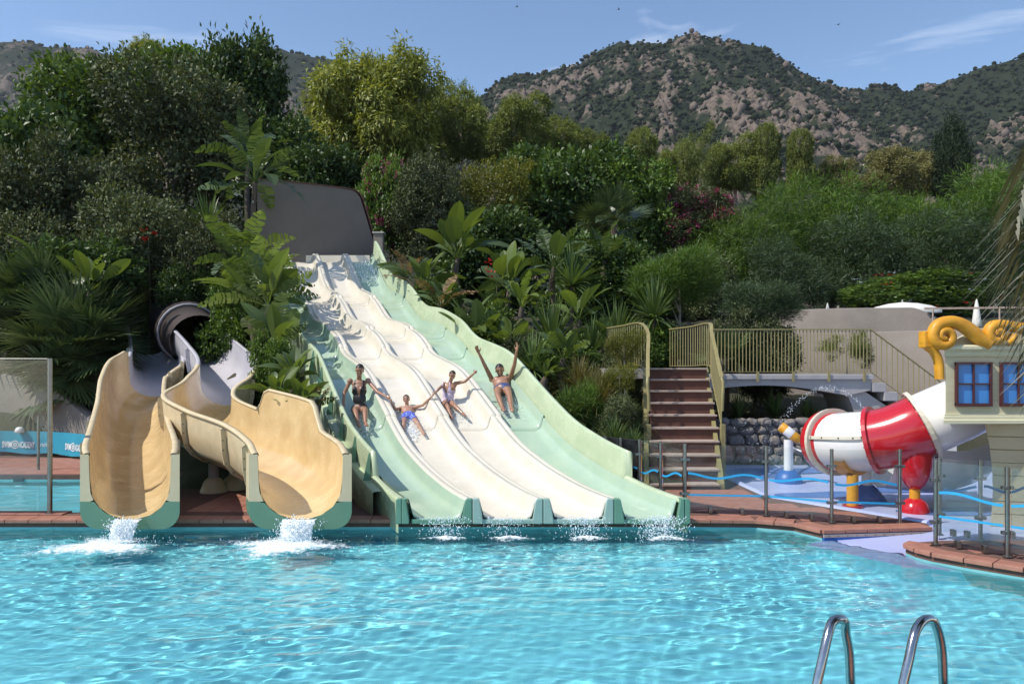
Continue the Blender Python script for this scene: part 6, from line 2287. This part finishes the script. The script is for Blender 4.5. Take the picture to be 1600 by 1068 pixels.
def person(label, J, s, skin, hair, suit, suit_kind, look=Vector((0, -1, 0)), laugh=False, fem=False):
    """J: joints in world space; s: body scale (1 = adult)"""
    T = thing('person', label, 'person', J['hip'] - Vector((0, 0, .1 * s)))
    o0 = Vector(T.location)
    J = {k: Vector(v) - o0 for k, v in J.items()}
    mb = MB()
    bones = []
    def limb(lb, a, ra, b, rb):
        capsule(mb, a, ra * s, b, rb * s)
        bones.append((lb, Vector(a), ra * s, Vector(b), rb * s))
    sl, sr, hip = J['sho_l'], J['sho_r'], J['hip']
    mid = (sl + sr) / 2
    right = (sr - sl).normalized()
    axis = (mid - hip).normalized()
    fwd = right.cross(axis).normalized()          # towards the chest
    if fwd.y > 0:
        fwd = -fwd
    hw = (.085 if not fem else .09) * s
    hl, hr = hip - right * hw, hip + right * hw
    # trunk: pelvis, waist, rib cage as overlapping ellipsoids
    q = Matrix((right, -fwd, axis)).transposed().to_quaternion()
    Lt = (mid - hip).length
    def ell(c, r):
        mb.ico(c, r, 3, rot=q)
    ell(hip + axis * .02 * s, (.155 * s, .105 * s, .12 * s))
    ell(hip + axis * Lt * .38, ((.125 if fem else .14) * s, .092 * s, .17 * s))
    ell(hip + axis * Lt * .70, ((.145 if fem else .165) * s, .108 * s, .17 * s))
    ell(hip + axis * Lt * .90, ((.15 if fem else .18) * s, .085 * s, .08 * s))
    if fem:
        for sg in (-1, 1):
            mb.ico(hip + axis * Lt * .70 + right * sg * .065 * s + fwd * .075 * s, (.058 * s, .05 * s, .058 * s), 2, rot=q)
    else:
        for sg in (-1, 1):
            mb.ico(hip + axis * Lt * .78 + right * sg * .075 * s + fwd * .06 * s, (.08 * s, .045 * s, .065 * s), 2, rot=q)
    bones.append(('torso', hip, .13 * s, mid, .15 * s))
    # head
    hd = J['head']
    nb = mid + axis * .02 * s
    hu = (hd - nb).normalized()
    hf = (look - hu * look.dot(hu)).normalized()
    hx = hu.cross(hf).normalized()
    hq = Matrix((hx, -hf, hu)).transposed().to_quaternion()
    limb('neck', nb, .052, hd - hu * .06 * s, .048)
    def H(x, f, u):
        return hd + (hx * x + hf * f + hu * u) * s
    mb.ico(H(0, -.008, .028), (.076 * s, .094 * s, .092 * s), 3, rot=hq)
    mb.ico(H(0, .014, -.035), (.058 * s, .072 * s, .075 * s), 3, rot=hq)
    mb.ico(H(0, .048, -.088 if not laugh else -.10), (.03 * s, .03 * s, .025 * s), 2, rot=hq)
    capsule(mb, H(0, .085, .015), .009 * s, H(0, .102, -.022), .014 * s)
    for sg in (-1, 1):
        mb.ico(H(sg * .076, -.005, -.005), (.012 * s, .022 * s, .032 * s), 2, rot=hq)
        mb.ico(H(sg * .042, .068, -.025), (.022 * s, .018 * s, .02 * s), 2, rot=hq)
    # arms and legs
    for sd, S in (('l', sl), ('r', sr)):
        e, w, h = J['elb_' + sd], J['wri_' + sd], J['hand_' + sd]
        mb.ico(S, (.058 * s,) * 3, 2)
        limb('arm_' + sd, S, .050 if not fem else .043, e, .036)
        limb('arm_' + sd, e, .038 if not fem else .034, w, .025)
        d = (h - w).normalized()
        side = d.cross(fwd)
        if side.length < .1:
            side = d.cross(right)
        side.normalize()
        nn = side.cross(d)
        palm = w + d * .055 * s
        pq = Matrix((side, -nn, d)).transposed().to_quaternion()
        mb.ico(palm, (.040 * s, .017 * s, .052 * s), 2, rot=pq)
        curl = J.get('curl_' + sd, Vector((.25, 0, 0))).x
        for k, (off, ln) in enumerate(((-.029, .066), (-.010, .078), (.010, .074), (.028, .058))):
            b0 = palm + d * .040 * s + side * off * s
            b1 = b0 + (d * math.cos(curl) + nn * math.sin(curl) + side * off * 3.5 * (1 - curl)) * ln * .55 * s
            b2 = b1 + (d * math.cos(curl * 2.4) + nn * math.sin(curl * 2.4) + side * off * 3.5 * (1 - curl)) * ln * .5 * s
            capsule(mb, b0, .0098 * s, b1, .0092 * s, 8, 3)
            capsule(mb, b1, .0092 * s, b2, .0082 * s, 8, 3)
        sg = -1 if sd == 'l' else 1
        t0 = palm - d * .022 * s - side * .030 * s * sg
        t1 = t0 + (d * .55 - side * .75 * sg + nn * .2).normalized() * .040 * s
        capsule(mb, t0, .0125 * s, t1, .0105 * s, 8, 3)
        capsule(mb, t1, .0105 * s, t1 + (d * .85 - side * .35 * sg + nn * .3).normalized() * .032 * s, .0088 * s, 8, 3)
        hj = hl if sd == 'l' else hr
        kn, an, to = J['kne_' + sd], J['ank_' + sd], J['toe_' + sd]
        limb('leg_' + sd, hj, .082 if not fem else .080, kn, .052)
        cm = kn.lerp(an, .35) 
        limb('leg_' + sd, kn, .052, cm, .051)
        limb('leg_' + sd, cm, .051, an, .033)
        capsule(mb, an - (to - an).normalized() * .02 * s, .036 * s, an.lerp(to, .6), .036 * s)
        capsule(mb, an.lerp(to, .5), .036 * s, to, .024 * s)
        ft = (to - an).normalized()
        fs_ = ft.cross(hu).normalized()
        for k in range(5):
            capsule(mb, to + fs_ * (k - 2) * .013 * s, .011 * s, to + fs_ * (k - 2) * .015 * s + ft * (.03 - .003 * k) * s, .009 * s, 8, 3)
    raw = mb.mesh('body_raw', None, recalc=True)
    ob = bpy.data.objects.new('tmp', raw)
    COL.objects.link(ob)
    md = ob.modifiers.new('r', 'REMESH')
    md.mode = 'VOXEL'
    md.voxel_size = 0.0078 * max(.8, s)
    sm = ob.modifiers.new('s', 'SMOOTH')
    sm.factor = .5
    sm.iterations = 3
    bpy.context.view_layer.update()
    me = bpy.data.meshes.new_from_object(ob.evaluated_get(bpy.context.evaluated_depsgraph_get()))
    bpy.data.objects.remove(ob)
    me.materials.clear()
    me.materials.append(skin)
    me.polygons.foreach_set('use_smooth', np.ones(len(me.polygons), bool))
    me.name = 'body'
    mobj('body', me, T)
    # swimwear: the body's own surface inside the garment's outline, lifted a few millimetres
    n = len(me.vertices)
    co = np.empty(n * 3, np.float32); me.vertices.foreach_get('co', co); co = co.reshape(-1, 3)
    no = np.empty(n * 3, np.float32); me.vertices.foreach_get('normal', no); no = no.reshape(-1, 3)
    def seg(a, b):
        a, b = np.array(a), np.array(b)
        ab = b - a
        t = np.clip(((co - a) @ ab) / (ab @ ab), 0, 1)
        return t, np.linalg.norm(co - (a + t[:, None] * ab), axis=1)
    arm = np.full(n, 9.0)
    for lb, a, ra, b, rb in bones:
        if lb.startswith('arm'):
            t, d = seg(a, b)
            arm = np.minimum(arm, d - (ra + (rb - ra) * t))
    rel = co - np.array(hip)
    ta = (rel @ np.array(axis)) / Lt
    xr = (rel @ np.array(right)) / s
    ff = (rel @ np.array(fwd)) / s
    thigh = np.full(n, 9.0)
    for hj, kn in ((hl, J['kne_l']), (hr, J['kne_r'])):
        a = np.array(hj); ab = np.array(kn) - a
        t = ((co - a) @ ab) / (ab @ ab)
        d = np.linalg.norm(co - (a + t[:, None] * ab), axis=1)
        thigh = np.where(d < .12 * s, np.minimum(thigh, np.where(t > -.2, t, 9)), thigh)
    near_axis = np.hypot(xr, ff) < .26
    if suit_kind == 'one_piece':
        sel = near_axis & (ta > -.35) & (ta < .80) & (arm > .004) & ~((thigh < 9) & (thigh > .16))
        vneck = (ff > .02) & (ta > .42) & (np.abs(xr) < .055 * (ta - .42) / .38)
        sel &= ~vneck
        strap = (np.abs(np.abs(xr) - .085) < .016) & (ta >= .78) & (ta < 1.12) & (np.hypot(xr, ff) < .2)
        sel |= strap
        sel &= ~((ta > .66) & (np.abs(xr) > .118) & (ta < .9))
    elif suit_kind == 'trunks':
        sel = near_axis & (ta > -.6) & (ta < .22) & ~((thigh < 9) & (thigh > .52))
        sel |= (thigh < .50) & (ta < .22)
        sel &= arm > .004
    else:
        sel = near_axis & (ta > -.5) & (ta < .14) & ~((thigh < 9) & (thigh > .15)) & (arm > .004)
    bm = bmesh.new()
    bm.from_mesh(me)
    bm.verts.ensure_lookup_table()
    dele = [v for v in bm.verts if not sel[v.index]]
    for v in bm.verts:
        if sel[v.index]:
            v.co = Vector(co[v.index] + no[v.index] * .0055)
    bmesh.ops.delete(bm, geom=dele, context='VERTS')
    ms = bpy.data.meshes.new('swimsuit')
    bm.to_mesh(ms)
    bm.free()
    ms.materials.clear()
    ms.materials.append(suit)
    mobj('swimming_trunks' if suit_kind != 'one_piece' else 'swimsuit', ms, T)
    # hair: cap over the skull, open at the face
    bm = bmesh.new()
    bmesh.ops.create_icosphere(bm, subdivisions=4, radius=1)
    rs = random.Random(3)
    for v in bm.verts:
        v.co = v.co * (1 + rs.uniform(-.012, .012))
    kill = []
    for v in bm.verts:
        f, u = -v.co.y, v.co.z
        line = .42 if abs(v.co.x) < .75 else .15
        if (f > -.05 and u < line + .25 * f) or u < (-.45 if fem else -.30):
            kill.append(v)
    bmesh.ops.delete(bm, geom=kill, context='VERTS')
    for v in bm.verts:
        c = Vector((v.co.x * .084, v.co.y * .103, v.co.z * .100))
        v.co = H(0, -.010, .030) + (hq @ c) * s
    mh = bpy.data.meshes.new('hair')
    bm.to_mesh(mh)
    bm.free()
    mh.materials.append(hair)
    mh.polygons.foreach_set('use_smooth', np.ones(len(mh.polygons), bool))
    mobj('hair', mh, T)
    if fem:
        MB().ico(H(0, -.105, .03), (.035 * s, .04 * s, .04 * s), 2, rot=hq).build('hair_bun', hair, T)
    for sg in (-1, 1):
        MB().ico(H(sg * .031, .077, .012), (.013 * s, .008 * s, .007 * s), 2, rot=hq).build('eye', M['eye'], T)
        MB().ico(H(sg * .033, .080, .034), (.018 * s, .007 * s, .0045 * s), 2, rot=hq).build('eyebrow', hair, T)
    if laugh:
        MB().ico(H(0, .076, -.066), (.026 * s, .012 * s, .023 * s), 2, rot=hq).build('mouth', M['mouth'], T)
        MB().ico(H(0, .085, -.052), (.021 * s, .006 * s, .006 * s), 2, rot=hq).build('teeth', M['teeth'], T)
    else:
        MB().ico(H(0, .081, -.060), (.024 * s, .008 * s, .009 * s), 2, rot=hq).build('mouth', M['lip'], T)
        MB().ico(H(0, .087, -.060), (.019 * s, .004 * s, .0045 * s), 2, rot=hq).build('teeth', M['teeth'], T)
    return T

def hold(a, b, f):
    return a + (b - a) * f

# woman in the left green lane
wr = P(607, 622.5, 14.12)
Jw = dict(hip=P(562, 640, 14.28), sho_l=P(547, 595, 14.34), sho_r=P(575, 594.5, 14.34), head=P(562, 578.5, 14.26),
          elb_l=P(538, 614, 14.30), wri_l=P(536.5, 629, 14.10), hand_l=P(536, 636, 14.02),
          elb_r=P(590, 612, 14.14), wri_r=P(603, 619, 13.98), hand_r=P(609, 622, 13.92),
          kne_l=P(555.5, 641.5, 13.86), ank_l=P(559.5, 662, 13.60), toe_l=P(561, 665.5, 13.44),
          kne_r=P(570.5, 640.5, 13.86), ank_r=P(571, 661, 13.60), toe_r=P(573.5, 664.5, 13.44),
          curl_r=(.7, 0, 0), curl_l=(.35, 0, 0))
person('person in a black one piece swimsuit sliding in the left green lane', Jw, .95, M['skin_a'], M['hair'], M['suit_black'], 'one_piece', Vector((.12, -1, .02)), fem=True)
Jb = dict(hip=P(638, 649.5, 14.02), sho_l=P(627.5, 637.5, 14.28), sho_r=P(645.5, 637, 14.28), head=P(635, 624.0, 14.30),
          elb_l=P(617.5, 639, 14.10), wri_l=P(611.5, 628, 13.96), hand_l=P(608.5, 622, 13.90),
          elb_r=P(661, 632.5, 14.16), wri_r=P(673.5, 620, 14.10), hand_r=P(679, 615, 14.08),
          kne_l=P(631, 660, 13.74), ank_l=P(629, 674.5, 13.52), toe_l=P(628, 677.5, 13.40),
          kne_r=P(652.5, 661.5, 13.74), ank_r=P(660.5, 674.5, 13.52), toe_r=P(662.5, 678, 13.41),
          curl_l=(.7, 0, 0), curl_r=(.7, 0, 0))
person('child in blue patterned trunks lying back in the left cream lane', Jb, .74, M['skin_b'], M['hair'], M['suit_blue'], 'trunks', Vector((.05, -1, .05)))
Jg = dict(hip=P(699, 629, 14.42), sho_l=P(694.5, 600, 14.48), sho_r=P(711.5, 599, 14.46), head=P(706.5, 586.5, 14.42),
          elb_l=P(686.5, 606.5, 14.30), wri_l=P(681.5, 612, 14.14), hand_l=P(678.5, 616, 14.06),
          elb_r=P(727, 595.5, 14.40), wri_r=P(740, 583.5, 14.34), hand_r=P(746, 578.5, 14.32),
          kne_l=P(699.5, 635, 14.08), ank_l=P(705, 650.5, 13.88), toe_l=P(706.5, 653.5, 13.77),
          kne_r=P(711, 634, 14.10), ank_r=P(723.5, 646, 13.92), toe_r=P(726.5, 648.5, 13.80),
          curl_l=(.7, 0, 0), curl_r=(.05, 0, 0))
person('child in a pale patterned swimsuit waving in the right cream lane', Jg, .76, M['skin_a'], M['hair'], M['suit_lilac'], 'one_piece', Vector((.35, -1, -.15)), laugh=True)
Jm = dict(hip=P(785, 607, 14.72), sho_l=P(768.5, 592.5, 15.04), sho_r=P(797, 592, 14.92), head=P(781, 578.5, 14.94),
          elb_l=P(758, 571.5, 14.90), wri_l=P(748.5, 552, 14.78), hand_l=P(745, 544, 14.74),
          elb_r=P(804, 569.5, 14.62), wri_r=P(807, 549, 14.46), hand_r=P(808.5, 541, 14.42),
          kne_l=P(778, 617.5, 14.42), ank_l=P(785.5, 637.5, 14.12), toe_l=P(787, 641, 13.97),
          kne_r=P(796, 617.5, 14.42), ank_r=P(799, 637.5, 14.12), toe_r=P(800.5, 641.5, 13.97),
          curl_l=(.04, 0, 0), curl_r=(.04, 0, 0))
person('person in dark briefs laughing with both arms raised in the right green lane', Jm, 1.04, M['skin_a'], M['hair'], M['suit_brief'], 'briefs', Vector((.0, -1, .0)), laugh=True)

# ------------------------------------------------------------------ white water
def foammat(name, dens, scale):
    """broken white water: opaque froth with holes"""
    m, n, l = _mat(name)
    out = N(n, 'ShaderNodeOutputMaterial')
    d = N(n, 'ShaderNodeBsdfPrincipled')
    d.inputs['Base Color'].default_value = (.86, .90, .92, 1)
    d.inputs['Roughness'].default_value = .35
    tr = N(n, 'ShaderNodeBsdfTransparent')
    tcn = N(n, 'ShaderNodeTexCoord')
    at = N(n, 'ShaderNodeAttribute', attribute_name='tint')
    nz = N(n, 'ShaderNodeTexNoise', Scale=scale, Detail=6.0, Roughness=.7)
    l.new(tcn.outputs['Object'], nz.inputs['Vector'])
    ad = N(n, 'ShaderNodeMath', operation='ADD')
    l.new(nz.outputs['Fac'], ad.inputs[0])
    l.new(at.outputs['Fac'], ad.inputs[1])
    mr = N(n, 'ShaderNodeMapRange')
    mr.inputs['From Min'].default_value = 1.0 - dens
    mr.inputs['From Max'].default_value = 1.22 - dens
    l.new(ad.outputs[0], mr.inputs['Value'])
    ms = N(n, 'ShaderNodeMixShader')
    l.new(mr.outputs['Result'], ms.inputs[0])
    l.new(tr.outputs[0], ms.inputs[1])
    l.new(d.outputs[0], ms.inputs[2])
    l.new(ms.outputs[0], out.inputs[0])
    return m
M['froth'] = foammat('white froth', .30, 14)
M['fall'] = foammat('falling white water', .40, 34)

def droplets(name, label, pts, rs_, sizes, cat='spray'):
    ico = MB().ico((0, 0, 0), 1, 1)
    iv = np.array(ico.v); jf = np.array(ico.f)
    vs, fs = [], []
    for i, (p, r) in enumerate(zip(pts, sizes)):
        st = np.array([1, 1, rs_.uniform(.8, 2.6)])
        vs.append(iv * r * st + np.array(p)); fs.append(jf + i * len(iv))
    o = mobj(name, np_mesh(name, np.concatenate(vs), np.concatenate(fs), M['foam'], smooth=True))
    return tag(o, label, cat, kind='stuff')

def froth_patch(name, label, cx, cy, rx, ry, seed, z=.012, core=.55):
    """uneven froth lying on the pool surface, thick in the middle"""
    rs_ = np.random.RandomState(seed)
    n, m = 26, 56
    V, Tn = [], []
    for i in range(n):
        q = i / (n - 1)
        for k in range(m):
            a = 2 * math.pi * k / m
            w = 1 + .25 * math.sin(3 * a + seed) + .18 * math.sin(7 * a + 2 * seed)
            V.append((cx + rx * q * w * math.cos(a), cy + ry * q * w * math.sin(a), z + .05 * (1 - q) ** 2 + rs_.uniform(-.008, .012) * (1 - q)))
            Tn.append(core * (1 - q) ** .9 - .12 * q)
    F = [(i * m + k, i * m + (k + 1) % m, (i + 1) * m + (k + 1) % m, (i + 1) * m + k) for i in range(n - 1) for k in range(m)]
    o = mobj(name, np_mesh(name, np.array(V), np.array(F), M['froth'], Tn, smooth=True))
    return tag(o, label, 'foam', kind='stuff')

def flume_fall(cx, w, ztop, label_w, seed):
    rs_ = np.random.RandomState(seed)
    rows, Tn = [], []
    V = []
    n, m = 14, 24
    for i in range(n):
        t = i / (n - 1)
        for k in range(m):
            u = k / (m - 1) - .5
            x = cx + u * w * (1 - .12 * t) + rs_.uniform(-.008, .008)
            y = 10.07 - .22 * t ** .6 - .05 * math.cos(u * 3.1) + rs_.uniform(-.02, .02)
            V.append((x, y, ztop - (ztop + .02) * t ** 1.6))
            Tn.append(.38 - .5 * abs(u) ** 2 + .1 * t)
    F = [(i * m + k, i * m + k + 1, (i + 1) * m + k + 1, (i + 1) * m + k) for i in range(n - 1) for k in range(m - 1)]
    o = mobj('waterfall', np_mesh('waterfall', np.array(V), np.array(F), M['fall'], Tn, smooth=True))
    tag(o, 'white water pouring from the ' + label_w, 'water', kind='stuff')
    pts, sz = [], []
    for _ in range(900):
        t = rs_.rand()
        pts.append((cx + rs_.normal(0, w * .27), 9.98 - .2 * t ** .6 + rs_.normal(0, .05), max(.0, ztop - (ztop + .02) * t ** 1.6 + rs_.normal(0, .03)))); sz.append(rs_.uniform(.003, .007))
    for _ in range(600):
        a = rs_.rand() * 6.28; q = abs(rs_.normal(0, .33))
        pts.append((cx + q * math.cos(a) * 1.5, 9.62 + q * math.sin(a) * .9 - .1, abs(rs_.normal(0, .05)) * max(0, 1 - q))); sz.append(rs_.uniform(.0025, .006))
    droplets('spray', 'spray below the ' + label_w, pts, rs_, sz)
    froth_patch('froth', 'froth on the pool below the ' + label_w, cx - .05, 9.42, 1.05, .75, seed, core=.62)
flume_fall(-5.02, .34, .235, 'left yellow flume', 3)
flume_fall(-2.78, .44, .235, 'right yellow flume', 7)

# thin overflow from the four lanes
z0 = floor_z(10.2)
for li, (k, fx) in enumerate(((420, .25), (260, -.05), (520, .15), (1000, .27))):
    rs_ = np.random.RandomState(40 + li)
    cx = slide_x((li - 1.5) * .935, 10.2) + fx * .4
    pts, sz = [], []
    for _ in range(k):
        t = rs_.rand()
        pts.append((cx + rs_.normal(0, .16), 10.10 - .16 * t + rs_.normal(0, .03), max(0, (z0 + .03) * (1 - t ** 1.5) + rs_.normal(0, .02)))); sz.append(rs_.uniform(.0025, .0065))
    lab = ['left green lane', 'left cream lane', 'right cream lane', 'right green lane'][li]
    droplets('spray', 'droplets falling from the ' + lab, pts, rs_, sz)
    froth_patch('froth', 'thin froth on the pool before the ' + lab, cx + .05, 9.84, .56, .20, 50 + li, core=.42)
# water thrown up round the sliders
for i, (nm, J, u0) in enumerate((('the person in black', Jw, -1.4), ('the child in blue trunks', Jb, -.47), ('the child in the pale suit', Jg, .47), ('the laughing person', Jm, 1.5))):
    rs_ = np.random.RandomState(60 + i)
    a = J['hip']; b = (J['toe_l'] + J['toe_r']) / 2
    pts, sz = [], []
    for _ in range(800):
        t = rs_.rand() ** .7
        c = a.lerp(b, t)
        y = c.y + rs_.normal(0, .10)
        x = c.x + rs_.normal(0, .15 + .05 * t)
        z = floor_z(min(24, max(10.3, y))) + abs(rs_.normal(0, .075)) + .008
        pts.append((x, y, z)); sz.append(rs_.uniform(.0025, .0065))
    droplets('spray', 'splashes thrown up around ' + nm, pts, rs_, sz)
    V, Tn = [], []
    n, m = 16, 12
    for k in range(n):
        t = k / (n - 1)
        c = a.lerp(b, t * 1.15)
        for j in range(m):
            u = j / (m - 1) - .5
            x = c.x + u * .5
            V.append((x, c.y, floor_z(c.y) + .02 + .04 * math.sin(j * 2.1 + k) ** 2 * (1 - abs(u) * 1.6)))
            Tn.append(.36 - 1.0 * abs(u) ** 1.5 - .35 * abs(t - .55))
    F = [(k * m + j, k * m + j + 1, (k + 1) * m + j + 1, (k + 1) * m + j) for k in range(n - 1) for j in range(m - 1)]
    o = mobj('froth', np_mesh('froth', np.array(V), np.array(F), M['froth'], Tn, smooth=True))
    tag(o, 'froth sliding along under ' + nm, 'foam', kind='stuff')
# froth at the head of the green lane and the arching jet by the tube slide
rs_ = np.random.RandomState(91)
pts = [(slide_x(1.4 + rs_.uniform(-.3, .3), y) , y, floor_z(y) + .01 + abs(rs_.normal(0, .03))) for y in rs_.uniform(23.2, 24.2, 260)]
droplets('spray', 'white water rushing in at the head of the right green lane', pts, rs_, rs_.uniform(.008, .02, 260))
pts, sz = [], []
for _ in range(260):
    t = rs_.rand()
    pts.append((6.4 - 1.75 * t + rs_.normal(0, .015), 13.9 + rs_.normal(0, .02), 1.45 + 2.35 * t * .9 - 2.7 * t * t + .0 + rs_.normal(0, .012) * (1 + 3 * t))); sz.append(rs_.uniform(.0025, .0055))
for _ in range(120):
    pts.append((4.6 + rs_.normal(0, .25), 13.9 + rs_.normal(0, .1), 1.0 + rs_.uniform(-.5, .3))); sz.append(rs_.uniform(.002, .005))
droplets('spray', 'thin arching water jet above the tube slide', pts, rs_, sz)

# ------------------------------------------------------------------ air
def build_haze():
    m, n, l = _mat('clear summer air')
    out = N(n, 'ShaderNodeOutputMaterial')
    v = N(n, 'ShaderNodeVolumePrincipled')
    v.inputs['Color'].default_value = (0.80, 0.88, 1.0, 1)
    v.inputs['Density'].default_value = 0.00009
    v.inputs['Anisotropy'].default_value = 0.2
    l.new(v.outputs[0], out.inputs['Volume'])
    o = MB().box((0, 590, 180), (3200, 1440, 370)).build('haze', m)
    tag(o, 'faint blue summer haze in the air', 'haze', kind='stuff')
build_haze()
